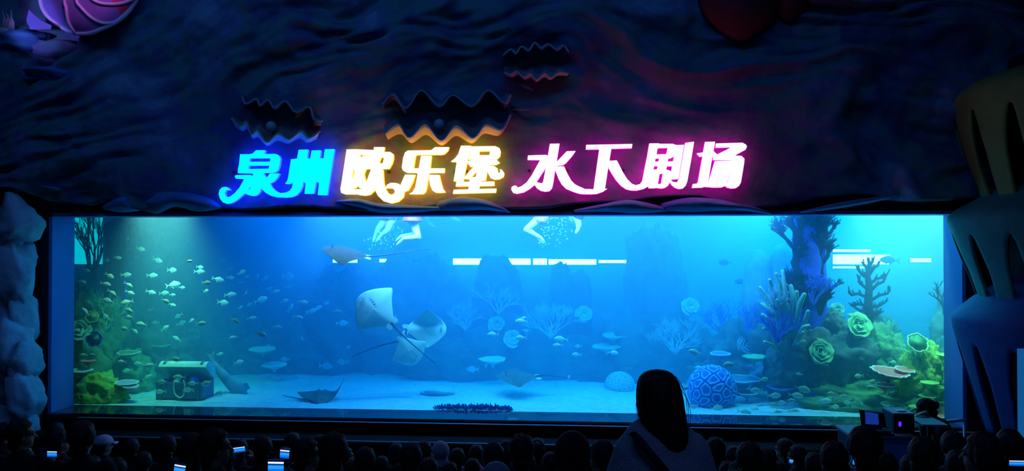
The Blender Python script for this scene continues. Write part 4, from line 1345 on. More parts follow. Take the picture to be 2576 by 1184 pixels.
ZA = (180, 540, 4.553); ZBq = (180, 780, 4.553); ZC = (460, 600, 4.553); ZD = (460, 790, 4.553); ZE = (700, 640, 2.96); ZR4 = (1200, 530, 2.234); ZR3 = (780, 530, 2.235); ZFq = (1700, 860, 5.383); ZH = (1960, 840, 4.933); Z1 = (0, 0, 1)
FISH = [
    (ZA, [(165, 632, 95, 1, -20, 'n'), (108, 765, 120, 1, -15, 'n'), (65, 800, 80, 1, 0, 'f'), (435, 697, 115, 1, -30, 'n'), (390, 792, 125, 1, -15, 'n'), (398, 518, 90, 1, -10, 'f'), (460, 890, 110, 1, -35, 'n'), (420, 985, 150, -1, 12, 'n'), (632, 1000, 140, -1, -12, 'n'), (668, 1100, 130, -1, 15, 'n'), (655, 1170, 130, -1, -5, 'n'), (200, 1010, 120, -1, 18, 'f'), (650, 800, 110, 1, -30, 'n'), (670, 890, 110, 1, -25, 'n'), (910, 885, 120, 1, -15, 'm'), (1060, 895, 120, 1, 5, 'm'), (1155, 915, 80, 1, 0, 'm'), (1075, 985, 110, 1, -25, 'n'), (1155, 1030, 90, 1, -20, 'm'), (810, 945, 110, 1, -60, 'f'), (900, 1085, 80, -1, -20, 'f'), (1225, 1155, 110, -1, -30, 'f'), (665, 545, 130, 1, 0, 'f'), (720, 465, 140, 1, -5, 'f'), (660, 400, 110, -1, 0, 'f'), (790, 390, 130, 1, -10, 'm'), (530, 490, 90, 1, -10, 'f'), (925, 465, 110, 1, 0, 'f'), (985, 520, 140, 1, -15, 'm'), (985, 590, 90, 1, 0, 'f'), (1225, 470, 55, -1, 0, 'f'), (1345, 530, 85, 1, 0, 'w'), (1150, 632, 130, 1, 0, 'm'), (925, 692, 130, 1, 0, 'm'), (1165, 800, 170, 1, 10, 'm'), (1265, 830, 80, 1, -5, 'm'), (625, 630, 110, 1, 0, 'f'), (625, 685, 115, 1, 0, 'm'), (160, 1110, 120, -1, 50, 'w'), (400, 1165, 90, -1, 50, 'm'), (645, 275, 60, 1, 80, 'f'), (210, 580, 90, -1, 0, 'f')]),
    (ZBq, [(800, 160, 140, -1, 5, 'n'), (1070, 205, 120, 1, 30, 'm'), (610, 210, 120, -1, 0, 'n'), (720, 235, 110, 1, -30, 'm'), (960, 140, 90, -1, 0, 'f'), (1255, 145, 110, 1, 20, 'f'), (1205, 325, 110, -1, 30, 'm'), (1085, 300, 80, 1, 0, 'f'), (40, 370, 70, 1, 10, 'm'), (140, 510, 90, -1, 0, 'f'), (245, 515, 120, -1, -8, 'n'), (575, 590, 110, -1, 0, 'm'), (640, 690, 120, -1, -10, 'm'), (900, 630, 150, -1, -5, 'n'), (770, 612, 130, -1, 0, 'm'), (1205, 560, 140, -1, 0, 'n'), (865, 770, 120, 1, 30, 'm'), (1015, 820, 120, 1, 0, 'n'), (1020, 930, 130, -1, 0, 'n'), (1235, 765, 140, -1, 5, 'n'), (1345, 905, 100, -1, 0, 'n')]),
    (ZC, [(195, 325, 100, 1, -5, 'm'), (190, 375, 120, 1, 0, 'm'), (405, 465, 140, 1, -15, 'm'), (270, 505, 130, 1, 0, 'n'), (265, 597, 80, 1, 15, 'm'), (545, 640, 140, 1, 5, 'm'), (460, 730, 150, 1, -5, 'm'), (545, 345, 90, 1, 0, 'f'), (675, 385, 100, 1, 25, 'm'), (735, 435, 70, 1, 10, 'f'), (855, 430, 70, 1, 75, 'f'), (940, 455, 80, 1, 35, 'f'), (550, 445, 90, 1, 0, 'f'), (665, 500, 60, 1, 10, 'f'), (720, 622, 60, 1, 50, 'f'), (895, 700, 160, 1, 20, 'm'), (765, 750, 90, -1, -20, 'f'), (660, 785, 70, 1, 30, 'f'), (990, 570, 90, 1, 10, 'f'), (1060, 605, 110, 1, 15, 'm'), (1210, 430, 170, 1, 0, 'f'), (1215, 545, 90, 1, 10, 'f'), (1165, 715, 100, 1, 20, 'm'), (1230, 790, 110, 1, 60, 'f'), (1320, 900, 110, 1, -10, 'm'), (590, 935, 130, 1, -25, 'n'), (790, 910, 110, 1, 5, 'm'), (205, 970, 130, 1, 5, 'n'), (100, 935, 80, 1, 30, 'm'), (890, 1090, 160, 1, -15, 'n'), (1080, 1015, 130, 1, 0, 'm'), (580, 1130, 100, -1, -10, 'm'), (455, 245, 60, 1, 0, 'f')]),
    (ZD, [(425, 455, 90, 1, 10, 'm'), (640, 550, 140, 1, 15, 'm'), (970, 360, 60, 1, 20, 'f'), (1170, 515, 110, -1, 10, 'f'), (280, 790, 150, -1, -15, 'n'), (430, 905, 130, -1, 0, 'n'), (65, 870, 130, -1, 0, 'n'), (118, 790, 120, -1, 0, 'n'), (115, 700, 110, 1, 40, 'm'), (655, 780, 70, 1, 0, 'f'), (1050, 735, 100, -1, 0, 'f'), (1310, 725, 80, -1, 0, 'f')]),
    (ZE, [(185, 355, 80, 1, -5, 'm'), (145, 465, 75, 1, -5, 'm'), (250, 420, 80, 1, 15, 'f'), (295, 395, 70, 1, 20, 'f'), (435, 425, 80, 1, 0, 'm'), (360, 360, 50, 1, 20, 'f'), (475, 510, 90, 1, 0, 'f'), (515, 695, 55, 1, 30, 'm'), (355, 830, 110, 1, -5, 'f'), (475, 800, 90, -1, 0, 'f'), (75, 160, 110, 1, 0, 'f'), (870, 465, 40, 1, 80, 'f'), (180, 625, 40, 1, -60, 'f')]),
    (ZR4, [(90, 693, 70, -1, 0, 'm'), (250, 620, 75, -1, 0, 'm'), (265, 600, 35, -1, -10, 'm'), (278, 672, 40, -1, 0, 'f'), (248, 712, 65, -1, 0, 'm'), (472, 720, 80, -1, 5, 'm'), (455, 755, 60, -1, 0, 'm'), (568, 760, 42, -1, 0, 'f'), (560, 808, 60, -1, 5, 'm'), (765, 797, 70, 1, -8, 'm'), (515, 935, 30, 1, 70, 'm'), (145, 850, 28, 1, 80, 'f'), (50, 870, 28, 1, 70, 'f'), (450, 975, 32, 1, 85, 'f')]),
    (ZR3, [(915, 890, 75, -1, 5, 'f'), (590, 990, 32, 1, 75, 'f')]),
    (ZFq, [(265, 140, 210, -1, 16, 'n'), (735, 300, 190, -1, -4, 'n'), (320, 345, 130, -1, 0, 'm'), (125, 625, 120, 1, 20, 'w'), (760, 590, 140, 1, 0, 'm'), (1185, 510, 140, 1, 20, 'n'), (1095, 650, 170, -1, -5, 'n'), (1330, 725, 190, 1, 5, 'n'), (1420, 815, 140, 1, 0, 'm'), (1310, 850, 190, 1, -15, 'n'), (930, 945, 190, 1, -5, 'n'), (1080, 920, 170, 1, -20, 'n'), (1365, 965, 180, 1, 15, 'n'), (235, 875, 150, 1, 0, 'n'), (550, 890, 190, 1, 5, 'n'), (1550, 790, 150, 1, 0, 'm')]),
    (ZH, [(560, 825, 165, 1, 0, 'w'), (255, 500, 95, -1, 0, 'm'), (290, 680, 200, 1, -15, 'n'), (210, 760, 190, 1, -10, 'n'), (190, 965, 180, 1, -15, 'n'), (285, 1005, 150, 1, -8, 'n'), (430, 1040, 150, -1, 0, 'n'), (660, 740, 150, -1, 5, 'm'), (820, 775, 140, -1, 5, 'm'), (690, 800, 110, -1, 0, 'm'), (860, 850, 120, -1, 0, 'm'), (1030, 860, 90, -1, 40, 'm'), (1340, 870, 165, -1, 12, 'n'), (990, 520, 150, -1, 0, 'm'), (1180, 590, 140, -1, 0, 'm'), (1120, 660, 130, 1, 0, 'm'), (260, 105, 110, 1, 5, 'f'), (690, 900, 130, 1, 0, 'm'), (1400, 700, 150, -1, 0, 'm'), (1410, 350, 130, 1, -8, 'm')]),
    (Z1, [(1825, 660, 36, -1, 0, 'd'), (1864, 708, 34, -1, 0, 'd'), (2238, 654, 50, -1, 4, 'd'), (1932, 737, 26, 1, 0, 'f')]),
]
rnd = random.Random(77)
fishes = []
for (ox, oy, sc_), lst in FISH:
    for (x, y, L, dr, tilt, cl) in lst:
        px, py, L = ox + x / sc_, oy + y / sc_, L / sc_
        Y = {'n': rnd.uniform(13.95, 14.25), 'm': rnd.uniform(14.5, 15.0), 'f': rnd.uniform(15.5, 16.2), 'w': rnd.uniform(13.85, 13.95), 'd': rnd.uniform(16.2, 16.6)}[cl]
        if py > 985 and cl != 'w':
            Y = min(Y, 14.35)
        if px < 300 or px > 2000:
            Y = min(Y, 14.55) if cl != 'd' else 16.0
        if px < 320 and py > 880:
            Y = min(Y, 13.95)
        if px > 1950 and py > 930:
            Y = rnd.uniform(13.85, 14.1)
        fishes.append([px, py, L, dr, tilt, cl, Y])


def zone(px, py):
    if px < 330 and py > 860: return 'over the left reef slope'
    if px < 330: return 'near the tank\'s left edge'
    if px < 540 and py > 885: return 'at the treasure chest'
    if px < 560 and py < 690: return 'high in the left school'
    if px < 560: return 'low in the left school'
    if px < 800 and py < 760: return 'high left of the pale stingray'
    if px < 900: return 'low left of the pale stingray'
    if px < 1230: return 'around the pale stingrays'
    if px < 1620: return 'at mid tank'
    if px < 1900: return 'about the blue brain coral'
    if py < 780: return 'beside the blue column'
    if px < 2060: return 'low under the finger coral'
    return 'over the right reef slope'


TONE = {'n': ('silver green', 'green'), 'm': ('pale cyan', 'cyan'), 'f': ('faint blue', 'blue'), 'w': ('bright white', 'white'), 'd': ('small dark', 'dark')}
base_lab = {}
for f in fishes:
    tl = f[3] * f[4]
    up = ', diving' if f[4] <= -14 else (', rising' if f[4] >= 14 else '')
    lab = '%s fish facing %s%s %s' % (TONE[f[5]][0], 'right' if f[3] > 0 else 'left', up, zone(f[0], f[1]))
    base_lab.setdefault(lab, []).append(f)
NTH = ['first', 'second', 'third', 'fourth', 'fifth', 'sixth', 'seventh', 'eighth', 'ninth', 'tenth']
for lab, fl in base_lab.items():
    fl.sort(key=lambda f: f[0])
    for k, f in enumerate(fl):
        f.append(lab if len(fl) == 1 else '%s, %s' % (lab, NTH[k] + ' from left'))
for f in fishes:
    px, py, L, dr, tilt, cl, Y, lab = f
    p = at(px, py, Y)
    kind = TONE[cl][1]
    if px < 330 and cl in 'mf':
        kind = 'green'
    if px > 2050 and cl in 'mf':
        kind = 'green'
    r = thing('fish', p, lab, 'fish', 'school of fish in the tank')
    S = L * mpp(p) / 1.03
    yaw = rnd.uniform(-22, 22)
    X = RIGHT * dr
    A = (X * math.cos(rad(yaw)) + AWAY * math.sin(rad(yaw)))
    Fw = (A * math.cos(rad(tilt)) + UP * math.sin(rad(tilt))).normalized()
    Zv = (UP * math.cos(rad(tilt)) - A * math.sin(rad(tilt))).normalized()
    Yv = Zv.cross(Fw)
    R3 = Matrix((Fw, Yv, Zv)).transposed()
    r.rotation_euler = R3.to_euler()
    r.scale = (S * rnd.uniform(.96, 1.04), S, S * rnd.uniform(.92, 1.06))
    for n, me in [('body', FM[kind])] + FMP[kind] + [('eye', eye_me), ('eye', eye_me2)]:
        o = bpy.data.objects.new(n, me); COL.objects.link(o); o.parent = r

# ---- stingrays
M_raytop = mat('ray_back', (0.10, 0.10, 0.11), .7, col2=(0.17, 0.16, 0.16), scale=9, bump=.2)
M_raybelly = mat('ray_belly', (0.80, 0.86, 0.74), .5, col2=(0.88, 0.92, 0.82), scale=5)
M_tail = mat('ray_tail', (0.05, 0.05, 0.12), .6)
M_slit = mat('ray_slit', (0.25, 0.34, 0.30), .6)


def ray_fish(px, py, Y, size, u, v, label, tail, bend=0.0, asym=0.0, belly=M_raybelly, top=M_raytop, face=True, curl=0.0, width=1.0, curl_side=1, curl_start=.40):
    """u: head direction, v: its left wing, both as (right, up, away); the back faces u x v."""
    c = at(px, py, Y)
    S = size * mpp(c)
    def w3(q):
        return RIGHT * q[0] + UP * q[1] + AWAY * q[2]
    U = w3(u).normalized()
    V = w3(v); V = (V - U * V.dot(U)).normalized()
    N = U.cross(V)
    t = thing('stingray', c, label, 'stingray')
    half = smooth_path([(.455, 0), (.45, .07), (.41, .17), (.32, .30), (.20, .43), (.09, .53), (.02, .575), (-.04, .53), (-.13, .40), (-.25, .27), (-.36, .16), (-.44, .06), (-.46, 0)], 30)
    out = [tuple(p) for p in half] + [(p[0], -p[1]) for p in half[-2:0:-1]]
    n = len(out)
    def pos(x, y, z):
        y *= width
        e = min(1, abs(y) / .55)
        zz = z + bend * e ** 2 + asym * (y / .55) * e + curl * max(0, e - curl_start) ** 2 * (1.6 if y * curl_side > 0 else .2)
        return c + U * (x * S) + V * (y * S * (1 - .12 * abs(bend + curl) * e)) + N * (zz * S)
    rows_t, rows_b = [], []
    K = 11
    for k in range(1, K + 1):
        s_ = k / K
        rt, rb = [], []
        for x, y in out:
            xx, yy = x * s_, y * s_
            th = max(0, 1 - s_ ** 1.8)
            ridge = math.exp(-(yy / .12) ** 2) * (1 if xx < .25 else .6)
            rt.append(pos(xx, yy, .05 * th + .055 * th * ridge + .004))
            rb.append(pos(xx, yy, -.045 * th - .006 * th * ridge - .004))
        rows_t.append(rt); rows_b.append(rb)
    b = B()
    allr = [[pos(0, 0, .11)] * n] + rows_t
    b.grid([r + [r[0]] for r in [[pos(x * .01, y * .01, .108) for x, y in out]] + rows_t], 0)
    b.grid([r + [r[0]] for r in [rows_t[-1]] + rows_b[::-1] + [[pos(x * .01, y * .01, -.059) for x, y in out]]], 1)
    obj('body', b, [top, belly], t)
    if face:
        b = B(); b.tube([pos(.33, y, -.046 - .012 * (1 - (y / .07) ** 2)) for y in (-.07, -.035, 0, .035, .07)], .008 * S, 6); obj('mouth', b, M_slit, t)
        for sg in (-1, 1):
            b = B(); b.tube([pos(.375, sg * .04, -.042), pos(.35, sg * .052, -.046)], .007 * S, 6); obj('nostril', b, M_slit, t)
            for k in range(5):
                x, y = .25 - .055 * k, .155 - .010 * abs(k - 1) - .012 * k
                z = -.050
                b = B(); b.tube([pos(x + .008, sg * (y - .022), z), pos(x - .008, sg * (y + .022), z)], .006 * S, 6); obj('gill_slit', b, M_slit, t)
    for sg in (-1, 1):
        b = B(); b.ell(pos(.27, sg * .075, .085), (.016 * S,) * 3, 10, 8); obj('eye', b, M_eye, t)
        b = B()
        pts = [(-.38, .03), (-.40, .13), (-.50, .15), (-.54, .10), (-.50, .03)]
        n5 = len(pts)
        b.add([pos(x, sg * y, .004) for x, y in pts] + [pos(x, sg * y, -.012) for x, y in pts], [tuple(range(n5)), tuple(range(2 * n5 - 1, n5 - 1, -1))] + [(i, n5 + i, n5 + (i + 1) % n5, (i + 1) % n5) for i in range(n5)], 0, False)
        obj('pelvic_fin', b, belly, t)
    base = pos(-.43, 0, .01)
    m_ = smooth_path([tuple(base)] + [tuple(at(x, y, Yt)) for x, y, Yt in tail], 24)
    b = B(); b.tube([Vector(q) for q in m_], [S * (.030 - .024 * (i / 23) ** .6) for i in range(24)], 8); obj('tail', b, M_tail, t)
    return t


# directions: second wing vector is chosen so that u x v is the back of the animal
ray_fish(944, 779, 14.3, 118, (-.78, .62, .05), (.62, .78, -.05), 'large pale stingray showing its white underside at mid tank', [(1005, 835, 14.3), (1045, 872, 14.28), (1095, 914, 14.26)], bend=.05, asym=.02)
ray_fish(1072, 828, 14.7, 112, (.96, -.02, .12), (.02, -.97, -.10), 'cyan stingray with a dark curled upper wing and long tail to the left', [(1010, 853, 14.55), (960, 868, 14.5), (925, 880, 14.5), (885, 898, 14.6)], bend=.04, curl=-.75, curl_side=-1, curl_start=.15, width=.80)
ray_fish(1028, 882, 14.55, 84, (.42, -.80, .10), (-.80, -.42, .02), 'cyan stingray seen from below, lowest of the pale three', [(1012, 846, 14.6), (1000, 838, 14.7)], bend=.05)
ray_fish(868, 634, 14.2, 124, (-.95, .20, -.20), (-.18, -.17, -.97), 'grey backed stingray swimming left near the surface', [(925, 645, 14.3), (980, 640, 14.3), (1040, 631, 14.35), (1080, 626, 14.35)], bend=-.10, top=mat('grey_ray_back', (.04, .034, .028), .85, col2=(.06, .05, .04), scale=7))
ray_fish(1302, 947, 15.2, 112, (-.95, .02, -.10), (-.12, -.18, -.98), 'dim dark stingray gliding low over the sand at mid tank', [(1365, 943, 15.2), (1400, 946, 15.2), (1432, 950, 15.2)], bend=-.02)
ray_fish(806, 1000, 14.55, 110, (-.1, .18, .97), (-.98, .05, -.08), 'dark stingray on the sand with one white upturned wing tip', [(780, 1006, 14.3), (750, 1002, 14.4), (712, 994, 14.5)], curl=.65, bend=.06, curl_side=-1)

# guitarfish
t = thing('guitarfish', at(575, 960, 14.9), 'long blue guitarfish slanting down to the sand right of the chest', 'guitarfish')
M_gf = mat('guitarfish_skin', (0.12, 0.28, 0.48), .6, col2=(0.18, 0.36, 0.54), scale=7)
sp = smooth_path([(526, 893), (540, 915), (558, 938), (580, 962), (602, 980), (622, 992)], 26)
wd_ = np.interp(np.linspace(0, 1, 26), [0, .15, .3, .5, .68, .8, .92, 1], [2, 5, 9, 14, 18, 17, 10, 2])
b = B(); rows = []
for i in range(26):
    p = sp[i]; d = sp[min(i + 1, 25)] - sp[max(i - 1, 0)]; d /= np.linalg.norm(d)
    nn = np.array([-d[1], d[0]])
    s = mpp(at(p[0], p[1], 14.9))
    cpt = at(p[0], p[1], 14.9)
    lat = (RIGHT * nn[0] - UP * nn[1])
    rows.append([cpt + lat * (wd_[i] * s * math.cos(a)) + AWAY * (wd_[i] * s * (.45 if i > 12 else .7) * math.sin(a)) for a in [2 * math.pi * k / 14 for k in range(14)]])
b.rings(rows)
obj('body', b, M_gf, t)


def flat_fin(parent, name, pts, Y, m, th=.012):
    b = B(); n = len(pts)
    b.add([at(x, y, Y - th) for x, y in pts] + [at(x, y, Y + th) for x, y in pts], [tuple(range(n)), tuple(range(2 * n - 1, n - 1, -1))] + [(i, n + i, n + (i + 1) % n, (i + 1) % n) for i in range(n)], 0, False)
    return obj(name, b, m, parent)


flat_fin(t, 'tail_fin', [(530, 905), (518, 885), (530, 892), (540, 880), (540, 910)], 14.9, M_gf)
flat_fin(t, 'dorsal_fin', [(548, 918), (562, 912), (562, 932)], 14.9, M_gf)
flat_fin(t, 'dorsal_fin', [(566, 940), (582, 936), (582, 956)], 14.9, M_gf)
flat_fin(t, 'pectoral_fin', [(592, 985), (610, 1004), (622, 1000), (612, 984)], 14.88, M_gf)
flat_fin(t, 'pectoral_fin', [(600, 966), (622, 962), (630, 976), (616, 984)], 14.92, M_gf)
# small reef shark silhouettes are fish already; bubbles by the swimmers
rnd = random.Random(8)
b = B()
for cx_, cy_, wx, wy, n in ((960, 600, 40, 26, 60), (1000, 575, 40, 30, 30), (1395, 575, 40, 42, 130), (1365, 612, 18, 12, 14)):
    for k in range(n):
        b.ell(at(rnd.gauss(cx_, wx * .5), min(max(rnd.gauss(cy_, wy * .5), 548), 650), 14.5 + rnd.uniform(-.3, .3)), (rnd.choice((.004, .006, .008, .011)),) * 3, 6, 4)
o = solo('bubbles', b, mat('air_bubble', (0.85, 0.95, 1.0), .1), 'cloud of fine air bubbles around the kicking swimmers', 'bubbles'); o['kind'] = 'stuff'
# ------------------------------------------------------------------ people


def skin_over(name, b, mats, voxel=.014, smooth=4, off=None):
    """Fuse overlapping shapes into one continuous surface."""
    me = b.mesh(name, mats, off or Vector((0, 0, 0)))
    o = bpy.data.objects.new('tmp', me)
    COL.objects.link(o)
    r = o.modifiers.new('fuse', 'REMESH'); r.mode = 'VOXEL'; r.voxel_size = voxel; r.use_smooth_shade = True
    if smooth:
        q = o.modifiers.new('soft', 'SMOOTH'); q.iterations = smooth; q.factor = .5
    dg = bpy.context.evaluated_depsgraph_get()
    out = bpy.data.meshes.new_from_object(o.evaluated_get(dg))
    bpy.data.objects.remove(o)
    out.name = name
    out.materials.clear()
    for m in (mats if isinstance(mats, (list, tuple)) else [mats]):
        out.materials.append(m)
    out.polygons.foreach_set('use_smooth', [True] * len(out.polygons))
    return out


def limb(b, pts, rads, grow=0.0):
    for i in range(len(pts) - 1):
        b.capsule(pts[i], pts[i + 1], rads[i] + grow, rads[i + 1] + grow)
    return b


def hand(b, wrist, fwd, palm, side, s=1.0, curl=.6):
    """Palm and five fingers; fwd along the fingers, palm the way the palm faces, side towards the thumb."""
    f, p, sd = Vector(fwd).normalized(), Vector(palm).normalized(), Vector(side).normalized()
    w = Vector(wrist)
    M = Matrix((f, sd, p)).transposed()
    b.ell(w + f * .045 * s, (.052 * s, .042 * s, .017 * s), 12, 8, M=M)
    for k, L in enumerate((.070, .078, .072, .056)):
        base = w + f * .085 * s + sd * (.030 - .020 * k) * s
        k1 = base + (f * math.cos(curl * .5) + p * math.sin(curl * .5)) * L * .5 * s
        k2 = k1 + (f * math.cos(curl * 1.5) + p * math.sin(curl * 1.5)) * L * .32 * s
        k3 = k2 + (f * math.cos(curl * 2.3) + p * math.sin(curl * 2.3)) * L * .26 * s
        limb(b, [base, k1, k2, k3], [.0095 * s, .009 * s, .0082 * s, .007 * s])
    t0 = w + f * .025 * s + sd * .030 * s
    t1 = t0 + (sd * .75 + f * .55 + p * .35).normalized() * .038 * s
    t2 = t1 + (f * .8 + sd * .2 + p * .5).normalized() * .034 * s
    limb(b, [t0, t1, t2], [.013 * s, .0105 * s, .008 * s])


def head_b(b, c, fw=Vector((0, 1, 0)), up=Vector((0, 0, 1)), s=1.0):
    c = Vector(c); fw = Vector(fw).normalized(); up = (Vector(up) - fw * Vector(up).dot(fw)).normalized(); rt = fw.cross(up)
    M = Matrix((rt, fw, up)).transposed()
    def P(x, y, z):
        return c + (rt * x + fw * y + up * z) * s
    b.ell(P(0, -.012, .025), (.075 * s, .094 * s, .088 * s), 18, 12, M=M)
    b.ell(P(0, .022, -.035), (.058 * s, .066 * s, .078 * s), 16, 10, M=M)
    b.ell(P(0, .045, -.085), (.032 * s, .036 * s, .026 * s), 12, 8, M=M)
    b.capsule(P(0, .082, .012), P(0, .105, -.026), .009 * s, .014 * s)
    b.capsule(P(-.03, .072, -.058), P(.03, .072, -.058), .010 * s, .010 * s)
    b.capsule(P(-.04, .076, .03), P(.04, .076, .03), .012 * s, .012 * s)
    for sg in (-1, 1):
        b.ell(P(sg * .077, -.005, -.008), (.010 * s, .020 * s, .032 * s), 10, 8, M=M)
    return P, M


def hair_mesh(kind, c=(0, 0, 0), s=1.0, fw=Vector((0, 1, 0)), up=Vector((0, 0, 1))):
    c = Vector(c); fw = Vector(fw).normalized(); up = (Vector(up) - fw * Vector(up).dot(fw)).normalized(); rt = fw.cross(up)
    M = Matrix((rt, fw, up)).transposed()
    b = B()
    def fn(d):
        k = 1.03 + .025 * math.sin(19 * math.atan2(d.x, d.y) + 3 * d.z) + .06 * noise.noise(d * 3.2) + .05 * noise.noise(d * 9)
        if d.y > .25 and d.z < .50:
            k *= .86
        if d.z < -.35 and kind == 'short':
            k *= .90
        return k
    cc = c + (fw * -.018 + up * .026) * s
    zr = .116 if kind != 'short' else .112
    b.ell(cc, (.093 * s, .106 * s, zr * s), 44, 26, M=M, fn=fn)
    b.ell(c + (fw * -.055 - up * .06) * s, (.066 * s, .048 * s, .062 * s), 22, 12, M=M, fn=lambda d: 1 + .08 * noise.noise(d * 6))
    if kind == 'bun':
        b.ell(c + (fw * -.11 + up * .075) * s, (.042 * s,) * 3, 16, 10, fn=lambda d: 1 + .06 * math.sin(9 * math.atan2(d.y, d.z)))
    if kind == 'tail':
        b.tube([c + (fw * -.10 + up * .05) * s, c + (fw * -.16 + up * .03) * s, c + (fw * -.17 - up * .08) * s, c + (fw * -.14 - up * .20) * s], [.026 * s, .032 * s, .030 * s, .010 * s], 10)
    if kind == 'long':
        rows = []
        for i in range(9):
            f = i / 8
            z = -.02 - .26 * f
            rows.append([c + (rt * (.088 - .006 * f) * math.cos(a) * (1 + .02 * math.sin(14 * a)) + fw * (-.035 - .02 * f + .072 * math.sin(a) * (1 - .25 * f)) + up * z) * s for a in [2 * math.pi * k / 28 for k in range(28)]])
        b.rings(rows)
    return b


SEAT = [dict(name='down', sh=[(.175, 0, .95), (.235, .05, .70), (.15, .30, .58)], fw=(0, 1, 0)),
        dict(name='phone', sh=[(.175, 0, .95), (.215, .20, .78), (.085, .40, .93)], fw=(0, 1, 0)),
        dict(name='turned', sh=[(.175, 0, .95), (.235, .05, .70), (.15, .30, .58)], fw=(.85, .5, 0)),
        dict(name='turned_left', sh=[(.175, 0, .95), (.235, .05, .70), (.15, .30, .58)], fw=(-.8, .6, 0))]
M_skin = mat('skin', (0.42, 0.26, 0.19), .55, col2=(0.46, 0.29, 0.21), scale=20)
M_hair = mat('black_hair', (0.012, 0.010, 0.010), .62, col2=(0.022, 0.018, 0.016), scale=30)
M_trs = mat('dark_trousers', (0.02, 0.022, 0.03), .85)
CLOTH = [mat('cloth_%s' % n, c, .9, col2=tuple(x * .8 for x in c), scale=14, bump=.2) for n, c in (('black', (.014, .014, .018)), ('navy', (.015, .02, .05)), ('grey', (.028, .028, .032)), ('brown', (.05, .03, .02)), ('red', (.22, .02, .03)), ('pink', (.40, .12, .24)), ('white', (.30, .30, .36)), ('green', (.03, .06, .04)))]
CNAME = ['black', 'navy', 'grey', 'brown', 'red', 'pink', 'white', 'dark green']
SEATED = {}
for S_ in SEAT:
    HC = Vector((0, .02, 1.165))
    b = B()
    tor = [(0, -.01, .50), (0, -.03, .66), (0, -.02, .84), (0, -.005, .97)]
    for (p, rx, ry, rz) in (((0, 0, .52), .165, .125, .11), ((0, -.02, .68), .14, .105, .14), ((0, -.015, .85), .165, .115, .15), ((0, -.01, .955), .15, .085, .06)):
        b.ell(p, (rx, ry, rz), 18, 12)
    b.capsule((0, 0, .97), (0, .015, 1.10), .055, .05)
    head_b(b, HC, Vector(S_['fw']))
    for sg in (-1, 1):
        sh = [Vector((sg * p[0], p[1], p[2])) for p in S_['sh']]
        limb(b, sh, [.052, .042, .030])
        if S_['name'] == 'phone':
            hand(b, sh[2], Vector((-sg * .35, .15, .9)), Vector((-sg * .4, -.9, 0)), Vector((-sg * .7, -.5, .3)), 1.0, .5)
        else:
            hand(b, sh[2], Vector((-sg * .3, .9, -.3)), Vector((0, -.2, -1)), Vector((-sg, .2, 0)), 1.0, .4)
        limb(b, [Vector((sg * .09, .02, .50)), Vector((sg * .11, .44, .52)), Vector((sg * .11, .42, .10))], [.085, .062, .042])
        b.capsule(Vector((sg * .11, .40, .055)), Vector((sg * .13, .58, .045)), .042, .036)
    body = skin_over('body', b, M_skin, .010, 2)
    b = B()
    for (p, rx, ry, rz) in (((0, 0, .53), .185, .145, .12), ((0, -.02, .68), .165, .13, .15), ((0, -.015, .85), .185, .135, .16), ((0, -.01, .95), .165, .105, .075)):
        b.ell(p, (rx, ry, rz), 18, 12)
    b.capsule((0, .0, .96), (0, .01, 1.02), .085, .070)
    for sg in (-1, 1):
        sh = [Vector((sg * p[0], p[1], p[2])) for p in S_['sh']]
        limb(b, [sh[0], sh[1], sh[1].lerp(sh[2], .86)], [.075, .060, .046])
    jacket = skin_over('jacket', b, CLOTH[0], .016, 3)
    b = B()
    b.ell((0, 0, .50), (.175, .135, .10), 18, 12)
    for sg in (-1, 1):
        limb(b, [Vector((sg * .09, .02, .50)), Vector((sg * .11, .45, .525)), Vector((sg * .11, .42, .12))], [.098, .076, .060])
    trs = skin_over('trousers', b, M_trs, .018, 3)
    shoe = B()
    for sg in (-1, 1):
        shoe.ell((sg * .12, .50, .045), (.050, .135, .048), 14, 8)
    eyes = B()
    fw = Vector(S_['fw']).normalized(); rt = fw.cross(Vector((0, 0, 1)))
    e1, e2 = B(), B()
    e1.ell(HC + rt * .031 + fw * .072 + Vector((0, 0, .008)), (.012,) * 3, 10, 6)
    e2.ell(HC - rt * .031 + fw * .072 + Vector((0, 0, .008)), (.012,) * 3, 10, 6)
    s1, s2 = B(), B()
    s1.ell((-.12, .50, .045), (.050, .135, .048), 14, 8); s2.ell((.12, .50, .045), (.050, .135, .048), 14, 8)
    SEATED[S_['name']] = dict(body=body, jacket=jacket, trousers=trs, parts=[('eye', e1.mesh('eye', M_eye)), ('eye', e2.mesh('eye', M_eye)), ('shoe', s1.mesh('shoe', M_trs)), ('shoe', s2.mesh('shoe', M_trs))],
                              hair={k: hair_mesh(k, HC, 1.0, Vector(S_['fw'])).mesh('hair', M_hair) for k in ('short', 'long', 'bun', 'tail')}, HC=HC, fw=fw)


def cap_mesh(HC, fw, m):
    rt = fw.cross(Vector((0, 0, 1))); M = Matrix((rt, fw, Vector((0, 0, 1)))).transposed()
    b = B()
    b.ell(HC + Vector((0, 0, .05)) - fw * .014, (.108, .124, .108), 28, 14, M=M, fn=lambda d: 1 if d.z > -.15 else .86)
    rows = []
    for i in range(9):
        x = -.075 + .15 * i / 8
        rows.append([HC + rt * x + fw * (.085 + q * .085 * math.sqrt(max(0, 1 - (x / .085) ** 2))) + Vector((0, 0, .042 - .012 * q - 2 * x * x)) for q in (0, .5, 1)])
    b2 = B(); b2.grid(rows)
    return b, b2


def hood_mesh(HC, m):
    b = B()
    b.ell(HC + Vector((0, -.015, .02)), (.118, .125, .135), 24, 14, fn=lambda d: .85 if d.y > .45 else 1)
    b.capsule(HC + Vector((0, -.02, -.06)), HC + Vector((0, -.03, -.16)), .10, .12)
    return b


